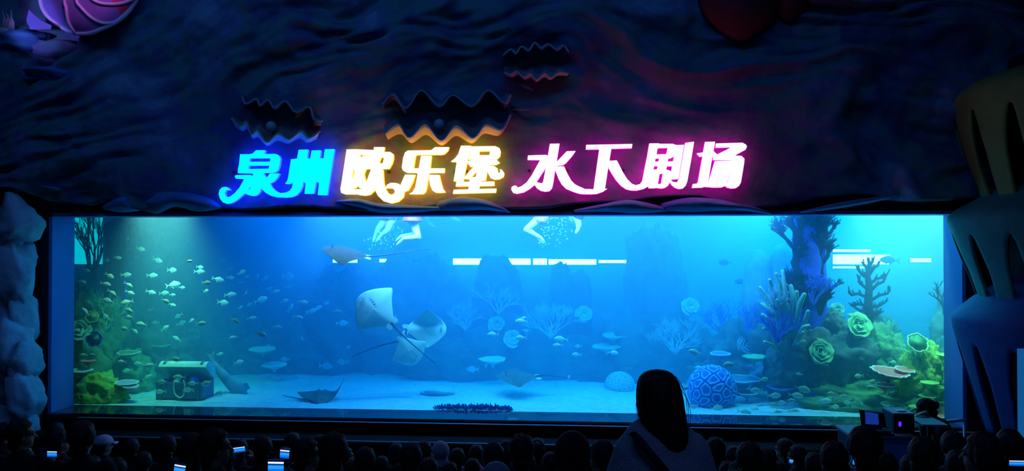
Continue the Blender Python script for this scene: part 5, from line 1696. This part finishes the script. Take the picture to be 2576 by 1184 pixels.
def put(name, me, parent, m=None):
    o = bpy.data.objects.new(name, me); COL.objects.link(o); o.parent = parent
    if m:
        o.material_slots[0].link = 'OBJECT'
        o.material_slots[0].material = m
    return o


# (x, y of the crown, width of the head, kind of hair, pose, coat)
CROWD = [(12, 1066, 42, 'short', 'turned', 0), (52, 1060, 52, 'short', 'turned', 0), (140, 1066, 46, 'short', 'down', 0), (150, 1086, 52, 'short', 'turned', 0), (205, 1064, 62, 'short', 'down', 0), (262, 1100, 50, 'cap', 'turned', 2),
         (60, 1118, 50, 'long', 'turned', 0), (20, 1135, 50, 'short', 'down', 3), (120, 1150, 52, 'short', 'phone', 2), (330, 1106, 50, 'short', 'down', 0), (360, 1140, 54, 'short', 'down', 0), (420, 1098, 54, 'short', 'down', 0), (480, 1096, 60, 'long', 'down', 0), (540, 1084, 44, 'short', 'turned', 4), (230, 1150, 54, 'short', 'down', 0), (300, 1160, 50, 'short', 'down', 1),
         (575, 1132, 52, 'short', 'down', 3), (440, 1156, 54, 'short', 'phone', 1), (605, 1108, 44, 'short', 'phone', 0), (520, 1158, 52, 'long', 'down', 0), (660, 1100, 52, 'short', 'down', 0), (735, 1091, 42, 'short', 'down', 1), (772, 1108, 60, 'short', 'turned', 0), (716, 1128, 46, 'short', 'phone', 0), (694, 1160, 56, 'short', 'phone', 1), (806, 1097, 42, 'short', 'down', 0), (838, 1094, 44, 'short', 'down', 0), (812, 1140, 54, 'short', 'down', 0), (872, 1128, 46, 'short', 'turned', 0), (640, 1150, 54, 'short', 'down', 3),
         (918, 1129, 54, 'short', 'down', 1), (888, 1160, 52, 'long', 'down', 0), (996, 1117, 40, 'short', 'down', 3), (1032, 1120, 54, 'short', 'down', 0), (960, 1150, 52, 'short', 'down', 4), (1108, 1115, 42, 'hood', 'down', 2), (1066, 1112, 38, 'short', 'phone', 0), (1150, 1130, 52, 'short', 'down', 0), (1198, 1121, 34, 'short', 'down', 5), (1236, 1120, 52, 'long', 'turned_left', 3), (1078, 1156, 52, 'short', 'down', 0), (1275, 1110, 42, 'short', 'down', 0), (1312, 1098, 40, 'short', 'down', 0), (1352, 1106, 58, 'bun', 'down', 0), (1188, 1156, 50, 'short', 'down', 0), (1248, 1172, 72, 'hood', 'down', 2), (1325, 1144, 54, 'short', 'down', 1), (1385, 1140, 50, 'short', 'down', 0),
         (1440, 1097, 84, 'hood', 'turned', 0), (1512, 1114, 70, 'short', 'turned_left', 6), (1130, 1166, 52, 'tail', 'down', 0), (1010, 1166, 50, 'short', 'down', 0),
         (1800, 1104, 48, 'short', 'down', 0), (1845, 1124, 48, 'short', 'down', 0), (1885, 1118, 42, 'short', 'phone', 0), (1922, 1136, 50, 'long', 'down', 0), (1972, 1107, 36, 'short', 'turned_left', 1), (2004, 1124, 52, 'short', 'turned_left', 4), (2050, 1142, 52, 'short', 'down', 0), (2098, 1118, 54, 'long', 'down', 0), (2175, 1080, 44, 'short', 'down', 5), (2172, 1132, 46, 'short', 'phone', 0), (2228, 1142, 60, 'short', 'down', 0), (1832, 1164, 54, 'short', 'down', 0), (1890, 1162, 50, 'short', 'down', 3), (1960, 1164, 52, 'short', 'down', 0), (2118, 1164, 50, 'tail', 'down', 0),
         (2322, 1106, 66, 'long', 'down', 0), (2398, 1090, 44, 'short', 'down', 1), (2470, 1098, 60, 'bun', 'turned_left', 0), (2540, 1086, 58, 'short', 'down', 0), (2290, 1150, 54, 'short', 'down', 0), (2352, 1148, 52, 'short', 'down', 7), (2410, 1138, 52, 'short', 'down', 0), (2440, 1128, 50, 'short', 'turned_left', 0), (2508, 1128, 54, 'short', 'down', 0), (2560, 1140, 56, 'short', 'phone', 1), (2490, 1164, 50, 'short', 'down', 0)]
CAPM = mat('pale_cap', (.52, .46, .60), .8)
HOODM = mat('pale_hood', (.30, .27, .34), .9)
HOODD = mat('dark_hood', (.012, .012, .016), .9)
M_case = mat('phone_case', (.01, .01, .012), .3)
rnd = random.Random(21)
rows_used = {}
people = []
for (px, py, w, hk, pose, coat) in sorted(CROWD, key=lambda q: -q[1]):
    ideal = (.20 * F / w - ROW0) / PITCH + (1140 - py) * .012
    best = None
    for k in range(2, 9 if px < 2110 else 8):
        gap = min([abs(q[0] - px) for q in people if q[6] == k] + [9e9]) * (ROW0 + PITCH * k) / F
        cost = abs(k - ideal) + max(0, .52 - gap) * 40
        if best is None or cost < best[0]:
            best = (cost, k)
    people.append([px, py, w, hk, pose, coat, best[1]])
people.sort(key=lambda q: (q[6], q[0]))
counts = {}
HN = {'short': 'short haired', 'long': 'long haired', 'bun': 'bun haired', 'tail': 'pony tailed', 'cap': 'pale capped', 'hood': 'hooded'}
PN = {'down': 'seated spectator facing the tank', 'phone': 'seated spectator holding up a phone', 'turned': 'seated spectator turned right', 'turned_left': 'seated spectator turned left'}
LABS = {}
for q in people:
    rown = {8: 'first', 7: 'second', 6: 'third', 5: 'fourth', 4: 'fifth', 3: 'sixth', 2: 'seventh'}[q[6]]
    lab = '%s %s in %s, row %s' % (HN[q[3]], PN[q[4]], CNAME[q[5]], rown)
    LABS.setdefault(lab, []).append(q)
WORD = ['first', 'second', 'third', 'fourth', 'fifth', 'sixth', 'seventh', 'eighth', 'ninth', 'tenth', 'eleventh', 'twelfth', 'thirteenth', 'fourteenth', 'fifteenth']
for lab, ql in LABS.items():
    ql.sort(key=lambda q: q[0])
    for i, q in enumerate(ql):
        q.append(lab if len(ql) == 1 else '%s, %s from left' % (lab, WORD[i]))
SCREENS = {}


def screen_mat(name, strength=1.0):
    """A phone screen that shows the lit tank: blue with a bright band over it."""
    m = bpy.data.materials.new(name); m.use_nodes = True
    nt = m.node_tree; nt.nodes.clear()
    tc = nd(nt, 'ShaderNodeTexCoord'); sx = nd(nt, 'ShaderNodeSeparateXYZ'); r = nd(nt, 'ShaderNodeValToRGB')
    r.color_ramp.interpolation = 'CONSTANT'
    cols = [(0, (.0, .05, .35)), (.12, (.0, .18, .85)), (.35, (.02, .30, 1.0)), (.62, (.0, .08, .4)), (.70, (.0, .02, .12)), (.76, (.85, .8, 1.0)), (.90, (.0, .01, .05))]
    r.color_ramp.elements[0].position = 0; r.color_ramp.elements[0].color = (*cols[0][1], 1)
    r.color_ramp.elements[1].position = cols[1][0]; r.color_ramp.elements[1].color = (*cols[1][1], 1)
    for p, c in cols[2:]:
        e = r.color_ramp.elements.new(p); e.color = (*c, 1)
    e = nd(nt, 'ShaderNodeEmission'); e.inputs[1].default_value = strength; o = nd(nt, 'ShaderNodeOutputMaterial')
    nt.links.new(tc.outputs['Generated'], sx.inputs[0]); nt.links.new(sx.outputs['Z'], r.inputs[0]); nt.links.new(r.outputs[0], e.inputs[0]); nt.links.new(e.outputs[0], o.inputs[0])
    return m


M_scr = screen_mat('phone_screen', 1.1)


def phone(c, w, h, label, tilt=0.0, roll=0.0, th=.009, scr=None):
    t = thing('phone', c, label, 'phone', 'phones held up by the crowd')
    t.rotation_euler = (rad(tilt), rad(roll), 0)
    b = B(); b.box((-w / 2, 0, -h / 2), (w / 2, th, h / 2)); put('case', b.mesh('case', M_case), t)
    b = B(); b.box((-w / 2 + .004, -.0015, -h / 2 + .004), (w / 2 - .004, -.0002, h / 2 - .004)); put('screen', b.mesh('screen', scr or M_scr), t)
    return t


for q in people:
    px, py, w, hk, pose, coat, k, lab = q
    Y = ROW0 + PITCH * k
    top = at(px, py, Y)
    fz = tier_z(k)
    s = (top.z - fz) / 1.285
    s = max(.80, min(1.16, s))
    D = SEATED[pose]
    t = thing('person', Vector((top.x - D['HC'].x * s, Y, top.z - 1.285 * s)), lab, 'person')
    t.scale = (s, s, s)
    yaw = -math.atan2(top.x, 13 - Y + 6)
    t.rotation_euler = (0, 0, yaw * .5)
    put('body', D['body'], t)
    put('jacket', D['jacket'], t, CLOTH[coat])
    put('trousers', D['trousers'], t)
    for n, me in D['parts']:
        put(n, me, t)
    if hk in D['hair']:
        put('hair', D['hair'][hk], t)
    elif hk == 'cap':
        put('hair', D['hair']['short'], t)
        b1, b2 = cap_mesh(D['HC'], D['fw'], CAPM)
        c_ = put('cap', b1.mesh('cap', CAPM), t)
        o = put('peak', b2.mesh('peak', CAPM), c_); sm = o.modifiers.new('thick', 'SOLIDIFY'); sm.thickness = .006
    else:
        put('hood', skin_over('hood', hood_mesh(D['HC'], None), HOODM if coat == 2 else HOODD, .014, 3), t)

# phones where the photograph shows their lit screens
for px, py, wpx, hpx, Y, tl, rl, lab in ((131, 1141, 28, 18, 5.6, 0, 0, 'phone with a bright blue screen held at the far left of the crowd'), (452, 1180, 32, 30, 4.9, 0, 8, 'phone with a pink and white lit screen at the bottom edge, left of centre'), (602, 1130, 32, 16, 7.3, 0, -8, 'tilted phone with a pale blue screen below the dark plinth'),
                                      (716, 1141, 26, 26, 6.4, 0, 4, 'phone with a small deep blue screen and white dots'), (694, 1174, 44, 36, 4.4, 0, 0, 'large phone with a light blue screen at the bottom, left of centre'), (1772, 1124, 14, 16, 5.0, 0, 20, 'small bright phone right beside the shoulder of the standing woman'), (1990, 1160, 12, 12, 6.0, 0, 20, 'tiny lit phone before the red jacketed spectator'),
                                      (2152, 1163, 17, 15, 5.4, 0, 8, 'phone with a sky blue screen under the control desk'), (2558, 1164, 40, 18, 5.0, 0, 0, 'wide phone with a blue screen at the right edge of the crowd'), (1066, 1127, 8, 7, 8.6, 0, 0, 'tiny white lit phone flash in the middle of the crowd'), (1860, 1136, 16, 4, 7.0, 40, 0, 'thin dim phone right of the standing woman')):
    c = at(px, py, Y); s = mpp(c)
    phone(c, wpx * s, hpx * s, lab, tl, rl)

# benches the crowd sits on
for k in range(2, 9):
    Y = ROW0 + PITCH * k
    b = B()
    zt_ = tier_z(k)
    bx = 6.0 + .55 * k
    t = thing('bench', Vector((0, Y - .06, zt_)), 'long dark bench under the crowd, %s row from the tank' % {8: 'first', 7: 'second', 6: 'third', 5: 'fourth', 4: 'fifth', 3: 'sixth', 2: 'seventh'}[k], 'bench')
    b.box((-bx, Y - .20, zt_ + .36), (bx, Y + .14, zt_ + .40)); obj('seat', b, M_black, t)
    for sx in (-1, -.33, .33, 1):
        b = B(); b.box((sx * (bx - .1) - .04, Y - .16, zt_), (sx * (bx - .1) + .04, Y + .10, zt_ + .36)); obj('leg', b, M_black, t)

# ---- the standing woman, seen from behind
Yw = 3.1
sw = mpp(at(1660, 1000, Yw))
def wp(px, py, dy=0.0):
    return at(px, py, Yw + dy)
HCw = wp(1660, 1000)
M_shirt = mat('pale_knit', (.62, .66, .80), .95, col2=(.54, .58, .72), scale=60, bump=.5, bscale=160)
wx = HCw.x
neck = wp(1663, 1075)
shz = wp(1660, 1108).z
t = thing('person', Vector((wx, Yw, 0.0)), 'standing woman with long dark hair and pale sweater seen from behind, nearest to the camera', 'person')
off = t.location.copy()
LSh, RSh = wp(1586, 1112), wp(1745, 1112)
b = B()
fwW = Vector((-.35, .94, -.05)).normalized()
head_b(b, HCw + Vector((0, .01, -.01)), fwW, Vector((0, 0, 1)), 1.0)
b.capsule(Vector((wx, Yw, neck.z - .06)), Vector((wx, Yw + .012, neck.z + .05)), .058, .050)
hz = .86
for z, rx, ry in ((shz - .06, .16, .095), (shz - .22, .155, .105), (shz - .38, .135, .10), (hz, .17, .12)):
    b.ell((wx, Yw, z), (rx, ry, .13), 18, 12)
ARM = {}
for sg, S0 in ((-1, LSh), (1, RSh)):
    S0 = Vector((S0.x - sg * .01, Yw, S0.z - .03))
    el = Vector((S0.x + sg * .09, Yw + .03, S0.z - .27)); wr = Vector((S0.x + sg * .02, Yw + .22, S0.z - .42))
    ARM[sg] = (S0, el, wr)
    limb(b, [S0, el, wr], [.048, .040, .028])
    hand(b, wr, Vector((-sg * .5, .85, .1)), Vector((0, 0, -1)), Vector((-sg * .8, -.5, 0)), .95, .5)
    limb(b, [Vector((wx + sg * .085, Yw, hz)), Vector((wx + sg * .09, Yw + .02, .46)), Vector((wx + sg * .09, Yw, .09))], [.085, .058, .040])
    b.capsule(Vector((wx + sg * .09, Yw - .03, .04)), Vector((wx + sg * .11, Yw + .17, .034)), .038, .030)
put('body', skin_over('body', b, M_skin, .0075, 2, off), t)
b = B()
for z, rx, ry in ((shz - .035, .158, .105), (shz - .12, .188, .125), (shz - .25, .195, .135), (shz - .40, .195, .14), (shz - .52, .20, .14)):
    b.ell((wx - .002, Yw, z), (rx, ry, .14), 22, 14)
b.capsule(Vector((wx, Yw, neck.z - .075)), Vector((wx, Yw, neck.z - .025)), .092, .066)
for sg in (-1, 1):
    S0, el, wr = ARM[sg]
    limb(b, [S0, el, el.lerp(wr, .85)], [.076, .072, .052])
put('sweater', skin_over('sweater', b, M_shirt, .010, 4, off), t)
b = B()
b.ell((wx, Yw, hz), (.18, .13, .13), 18, 12)
for sg in (-1, 1):
    limb(b, [Vector((wx + sg * .085, Yw, hz)), Vector((wx + sg * .09, Yw + .02, .46)), Vector((wx + sg * .09, Yw, .10))], [.098, .075, .062])
put('trousers', skin_over('trousers', b, M_trs, .014, 3, off), t)
for sg in (-1, 1):
    b = B(); b.ell((wx + sg * .10, Yw + .07, .042), (.048, .14, .044), 14, 8); obj('shoe', b, M_trs, t)
# hair: a combed fall from the crown to the shoulder blades
prof = [(928, 1650, 1658, .012), (931, 1632, 1678, .035), (937, 1618, 1690, .062), (947, 1609, 1700, .085), (962, 1603, 1708, .10), (980, 1601, 1713, .112), (1000, 1600, 1717, .115), (1020, 1601, 1720, .115), (1040, 1604, 1723, .112), (1058, 1610, 1726, .106), (1072, 1618, 1728, .098), (1088, 1636, 1729, .088), (1102, 1646, 1728, .078), (1114, 1655, 1724, .066), (1122, 1664, 1716, .050)]
b = B(); rows = []
NH = 96
for (py, x0, x1, ry) in prof:
    a0, a1 = wp(x0, py), wp(x1, py)
    c = (a0 + a1) / 2; rx = (a1.x - a0.x) / 2
    low = max(0, (py - 1040) / 80)
    row = []
    for k in range(NH):
        a = 2 * math.pi * k / NH
        st = 1 + .012 * math.sin(23 * a + py * .01) + .010 * math.sin(41 * a + 1.3)
        y = math.sin(a) * ry * st
        if y > 0:
            y *= (1 - .55 * low)
        row.append(Vector((c.x + math.cos(a) * rx * st, Yw - .01 - .035 * low + y, c.z)))
    rows.append(row)
b.rings(rows)
obj('hair', b, M_hair, t)
rnd = random.Random(5)
for pts in ([(1712, 965), (1728, 1000), (1737, 1035), (1735, 1075)], [(1714, 980), (1730, 1010), (1732, 1050), (1730, 1090)], [(1604, 985), (1600, 1020), (1604, 1050), (1612, 1075)], [(1700, 945), (1718, 975), (1727, 1010), (1728, 1050)]):
    b = B(); b.tube([Vector(v) for v in smooth_path([tuple(wp(x, y, -.02)) for x, y in pts], 14)], .0011, 5); obj('hair_strand', b, M_hair, t)
# mask loop glinting at the ear, and the bag strap across the back
b = B(); b.tube([wp(1606, 1036, .0), wp(1610, 1046, .03), wp(1616, 1060, .06)], .003, 6); obj('ear_loop', b, M_white, t)
strap = [(1590, 1086, .03), (1596, 1094, -.08), (1612, 1112, -.125), (1640, 1146, -.150), (1672, 1184, -.155), (1705, 1224, -.155), (1740, 1268, -.14), (1775, 1300, -.06)]
P = [Vector(v) for v in smooth_path([tuple(wp(x, y, d)) for x, y, d in strap], 30)]
b = B(); rows = []
for i, p in enumerate(P):
    d = (P[min(i + 1, 29)] - P[max(i - 1, 0)]).normalized()
    out = Vector((0, -1, 0)); sd = d.cross(out).normalized()
    rows.append([p + sd * .016 + out * .003, p - sd * .016 + out * .003, p - sd * .016, p + sd * .016])
b.rings(rows)
bag = thing('shoulder_bag', P[-1] - Vector((0, 0, .2)), 'dark shoulder bag whose strap crosses the standing woman\'s back', 'bag')
obj('strap', b, M_black, bag)
e = P[-1]
b = B(); b.box((e.x - .02, Yw - .10, e.z - .24), (e.x + .07, Yw + .16, e.z - .02)); obj('pouch', b, M_black, bag)

# ---- control desk and its operator
Yd = 10.1
def dp_(px, py, dy=0.0):
    return at(px, py, Yd + dy)
fz = tier_z(9)
M_deskf = mat('desk_front', (.14, .36, .85), .7, col2=(.11, .30, .75), scale=5)
M_top = mat('pale_top', (.20, .28, .32), .6)
a0, a1 = dp_(2142, 1093), dp_(2296, 1093)
zd = a0.z
t = thing('control_desk', Vector((a0.x, Yd, fz)), 'control desk with a blue front panel under the open laptop', 'desk')
b = B(); b.box((a0.x, Yd, fz), (a1.x, Yd + .03, zd - .03)); obj('front_panel', b, M_deskf, t)
b = B(); b.box((a0.x - .02, Yd - .03, zd - .03), (a1.x + .02, Yd + .55, zd)); obj('top', b, M_top, t)
for x in (a0.x, a1.x - .04):
    b = B(); b.box((x, Yd + .03, fz), (x + .04, Yd + .5, zd - .03)); obj('side_panel', b, M_black, t)
# laptop with its back lit screen
Yl = Yd + .25
t = thing('laptop', at(2195, 1086, Yl), 'open dark laptop showing a dim blue screen on the control desk', 'laptop')
q = [at(2162, 1030, Yl), at(2224, 1038, Yl), at(2230, 1076, Yl - .03), at(2168, 1074, Yl - .03)]
def slab(pts, th):
    b = B(); n = len(pts)
    o = Vector((0, th, 0))
    b.add(list(pts) + [p + o for p in pts], [tuple(range(n)), tuple(range(2 * n - 1, n - 1, -1))] + [(i, n + i, n + (i + 1) % n, (i + 1) % n) for i in range(n)], 0, False)
    return b
obj('lid', slab(q, .012), M_black, t)
q2 = [at(2176, 1034, Yl - .012), at(2209, 1040, Yl - .012), at(2211, 1068, Yl - .040), at(2178, 1066, Yl - .040)]
obj('screen', slab(q2, .004), glow('laptop_screen', (.01, .05, .42), .6), t)
b = B(); zb = zd; pq = at(2168, 1076, Yl - .03); pr = at(2230, 1077, Yl - .03)
b.box((pq.x, Yl - .28, zd + .0), (pr.x, Yl - .01, zd + .02)); obj('keyboard_base', b, M_black, t)
b = B(); b.box((pq.x + .05, Yl - .03, zd + .0), (pr.x - .05, Yl + .01, pq.z + .02)); obj('riser', b, M_black, t)
# equipment case
t = thing('equipment_case', at(2272, 1100, Yd + .2), 'dark equipment case with a violet light and pale top beside the laptop', 'case')
c0, c1 = at(2246, 1040, Yd + .15), at(2298, 1100, Yd + .15)
b = B(); b.box((c0.x, Yd + .12, zd), (c1.x, Yd + .48, c0.z)); obj('body', b, M_black, t)
b = B(); b.box((c0.x - .005, Yd + .115, c0.z), (c1.x + .005, Yd + .485, c0.z + .015)); obj('top', b, M_top, t)
b = B(); b.ell(at(2264, 1066, Yd + .11), (.02, .012, .035), 10, 8); obj('light', b, glow('violet_light', (.12, .02, .8), 1.2), t)
b = B(); b.box((c0.x + .08, Yd + .2, c0.z + .015), (c0.x + .19, Yd + .3, c0.z + .03)); obj('paper', b, M_white, t)
# second table in front of the operator
t = thing('side_table', at(2318, 1120, Yd), 'dark side table with a pale top in front of the bending operator', 'table')
s0, s1 = dp_(2303, 1058, .1), dp_(2346, 1058, .1)
b = B(); b.box((s0.x, Yd - .1, s0.z - .025), (s1.x + .1, Yd + .42, s0.z)); obj('top', b, M_top, t)
for x in (s0.x, s1.x + .06):
    for y in (Yd - .08, Yd + .36):
        b = B(); b.box((x, y, fz), (x + .04, y + .04, s0.z - .025)); obj('leg', b, M_black, t)
# monitors and small gear on the desk
t = thing('mixing_console', at(2225, 1096, Yd + .05), 'small mixing console with pale strips on the control desk', 'console')
g0, g1 = dp_(2198, 1088, .02), dp_(2238, 1096, .02)
b = B(); b.box((g0.x, Yd - .02, zd), (g1.x, Yd + .1, zd + .06)); obj('body', b, M_black, t)
for k in range(4):
    b = B(); x = g0.x + (g1.x - g0.x) * (k + .2) / 4
    b.box((x, Yd - .026, zd + .035), (x + .03, Yd - .02, zd + .045)); obj('fader', b, M_top, t)
# handrail at the right of the desk
t = thing('handrail', at(2400, 1100, Yd + .8), 'short pale handrail beside the tank frame behind the operator', 'rail')
r0, r1 = at(2372, 1060, Yd + .8), at(2426, 1056, Yd + .8)
b = B(); b.tube([r0, r1], .022, 8); obj('bar', b, M_edge, t)
for p in (r0, r1):
    b = B(); b.tube([p, Vector((p.x, p.y, tier_z(8)))], .018, 8); obj('post', b, M_edge, t)

# operator bending over the desk, hair in a bun
Yo = Yd + .62
fzo = tier_z(9)
hd = at(2330, 1030, Yo)
hp = at(2388, 1150, Yo)
t = thing('person', Vector((hp.x, Yo, fzo)), 'operator with a hair bun bending over the control desk at the right', 'person')
off = t.location.copy()
b = B()
fo = Vector((-.80, .25, -.55)).normalized(); upo = Vector((-.45, 0, .85))
head_b(b, hd + Vector((-.01, 0, -.01)), fo, upo, .98)
chest = at(2362, 1076, Yo); nk = at(2342, 1048, Yo)
b.capsule(nk, hd + Vector((.01, 0, -.03)), .052, .048)
b.capsule(chest, nk, .11, .06)
b.capsule(hp, chest, .135, .125)
knee = Vector((hp.x, Yo, (hp.z + fzo) / 2))
for sg in (-1, 1):
    y0 = Yo + sg * .09
    limb(b, [Vector((hp.x, y0, hp.z)), Vector((hp.x - .03, y0, (hp.z + fzo) / 2)), Vector((hp.x, y0, fzo + .08))], [.085, .06, .042])
    b.capsule(Vector((hp.x + .02, y0, fzo + .045)), Vector((hp.x - .16, y0, fzo + .04)), .042, .034)
    s0_ = Vector((chest.x - .04, Yo + sg * .16, chest.z + .04)); e0 = Vector((chest.x - .10, Yo + sg * .20, chest.z - .22)); w0 = Vector((chest.x - .27, Yo - .12 + sg * .12, max(zd, s0.z) + .05))
    limb(b, [s0_, e0, w0], [.048, .040, .028])
    hand(b, w0, Vector((-.9, -.2, -.1)), Vector((0, 0, -1)), Vector((0, -sg, 0)), .95, .4)
put('body', skin_over('body', b, M_skin, .008, 2, off), t)
b = B()
b.capsule(chest, nk.lerp(chest, .35), .135, .085); b.capsule(hp, chest, .16, .15)
for sg in (-1, 1):
    s0_ = Vector((chest.x - .04, Yo + sg * .16, chest.z + .04)); e0 = Vector((chest.x - .10, Yo + sg * .20, chest.z - .22))
    limb(b, [s0_, e0], [.07, .06])
put('shirt', skin_over('shirt', b, CLOTH[1], .014, 3, off), t)
b = B()
for sg in (-1, 1):
    y0 = Yo + sg * .09
    limb(b, [Vector((hp.x, y0, hp.z)), Vector((hp.x - .03, y0, (hp.z + fzo) / 2)), Vector((hp.x, y0, fzo + .10))], [.11, .08, .065])
put('trousers', skin_over('trousers', b, M_trs, .016, 3, off), t)
b = hair_mesh('short', hd, 1.08, fo, upo)
b.ell(at(2352, 1018, Yo), (.055,) * 3, 16, 10, fn=lambda d: 1 + .06 * math.sin(9 * math.atan2(d.y, d.z)))
obj('hair', b, M_hair, t)

# ---- swimmers hanging from the surface
M_skw = mat('swimmer_skin', (0.90, 0.78, 0.74), .5)
M_suit = {'p': mat('purple_swimsuit', (0.30, 0.06, 0.50), .6), 'b': mat('blue_swimsuit', (0.03, 0.08, 0.50), .6), 'r': mat('pink_swimsuit', (0.85, 0.35, 0.42), .6)}


def swimmer(label, Y, hip, legs, suit, lean=(0, .5), skirt=None, feet=True):
    """hip: pixel of the pelvis; legs: lists of pixel paths hip-knee-ankle-toe with depth offsets."""
    hp = at(hip[0], hip[1], Y)
    t = thing('person', hp, label, 'person', None)
    off = t.location.copy()
    b = B()
    upv = Vector((lean[0], .12, 1)).normalized()
    rtv = Vector((.75, .65, 0)).normalized()
    ch = hp + upv * .40; nk = hp + upv * .56; hc = hp + upv * .70
    b.capsule(hp, hp + upv * .16, .135, .115); b.capsule(hp + upv * .16, ch, .115, .135); b.capsule(ch, nk, .12, .055); b.capsule(nk, hc, .05, .05)
    head_b(b, hc, Vector((.3, .9, .1)), upv)
    for sg in (-1, 1):
        s0 = ch + rtv * sg * .17 + upv * .06; e0 = s0 + rtv * sg * .05 + upv * .24 + Vector((0, .06, 0)); w0 = e0 - rtv * sg * .04 + upv * .23
        limb(b, [s0, e0, w0], [.048, .040, .028]); hand(b, w0, upv + Vector((0, .2, 0)), Vector((0, 1, -.2)), -rtv * sg, 1.0, .3)
    for pts in legs:
        P = [at(x, y, Y + d) for x, y, d in pts]
        P[0] = hp + (P[0] - hp) * .85
        limb(b, P[:3], [.088, .060, .040])
        mid = P[1].lerp(P[2], .3); b.capsule(mid, P[1].lerp(P[2], .5), .058, .052)
        d = (P[3] - P[2]).normalized()
        b.capsule(P[2], P[2] + (P[3] - P[2]) * .6, .036, .034); b.capsule(P[2] + (P[3] - P[2]) * .55, P[3], .036, .018)
        b.ell(P[2] - (P[2] - P[1]).normalized() * -.015, (.034,) * 3, 10, 8)
    put('body', skin_over('body', b, M_skw, .011, 3, off), t)
    b = B()
    b.capsule(hp - upv * .01, hp + upv * .18, .147, .126); b.capsule(hp + upv * .18, ch, .126, .145)
    put('swimsuit', skin_over('swimsuit', b, M_suit[suit], .014, 2, off), t)
    if skirt:
        b = B(); rows = []
        for i in range(5):
            f = i / 4
            rows.append([hp - upv * (.02 + skirt * f) + (rtv * math.cos(a) + Vector((0, 0, 1)).cross(rtv) * math.sin(a)) * (.145 + .05 * f) * (1 + .07 * f * math.sin(7 * a)) for a in [2 * math.pi * k / 36 for k in range(36)]])
        b.grid([r + [r[0]] for r in rows]); o = obj('skirt', b, M_suit[suit], t); sm = o.modifiers.new('thick', 'SOLIDIFY'); sm.thickness = .006
    return t


swimmer('swimmer in a purple suit with both legs trailing down to the left, leftmost', 14.9, (982, 541), [[(970, 550, 0), (954, 572, .0), (944, 592, .05), (939, 608, .05)], [(988, 552, -.05), (975, 578, -.1), (958, 592, -.05), (947, 606, -.05)]], 'p', (.35, 0), .06)
swimmer('swimmer in a purple skirted suit with knees bent and shins swept left', 14.35, (1036, 541), [[(1040, 552, 0), (1052, 596, -.05), (1016, 600, .05), (998, 616, .08)], [(1036, 552, .05), (1048, 590, .1), (1010, 594, .2), (996, 606, .25)]], 'p', (-.15, 0), .10)
swimmer('swimmer mostly above the window edge with one pale foot pointing right', 15.4, (1085, 500), [[(1095, 505, 0), (1128, 528, .1), (1140, 548, .1), (1158, 556, .1)], [(1080, 510, .1), (1062, 530, .3), (1078, 560, .4), (1092, 571, .45)]], 'b', (-.3, 0))
swimmer('swimmer in a pink suit with thigh and shin folded like an arrow at mid tank', 14.5, (1362, 545), [[(1356, 550, 0), (1324, 577, 0), (1360, 598, .05), (1369, 608, .05)], [(1364, 550, .1), (1334, 580, .15), (1356, 604, .2), (1366, 612, .2)]], 'r', (.25, 0))
swimmer('swimmer in a blue suit with one leg hanging straight, rightmost', 14.6, (1456, 534), [[(1444, 536, 0), (1456, 562, 0), (1454, 576, 0), (1448, 586, -.06)], [(1434, 532, .1), (1440, 552, .15), (1450, 566, .3), (1456, 572, .35)]], 'b', (.2, 0))
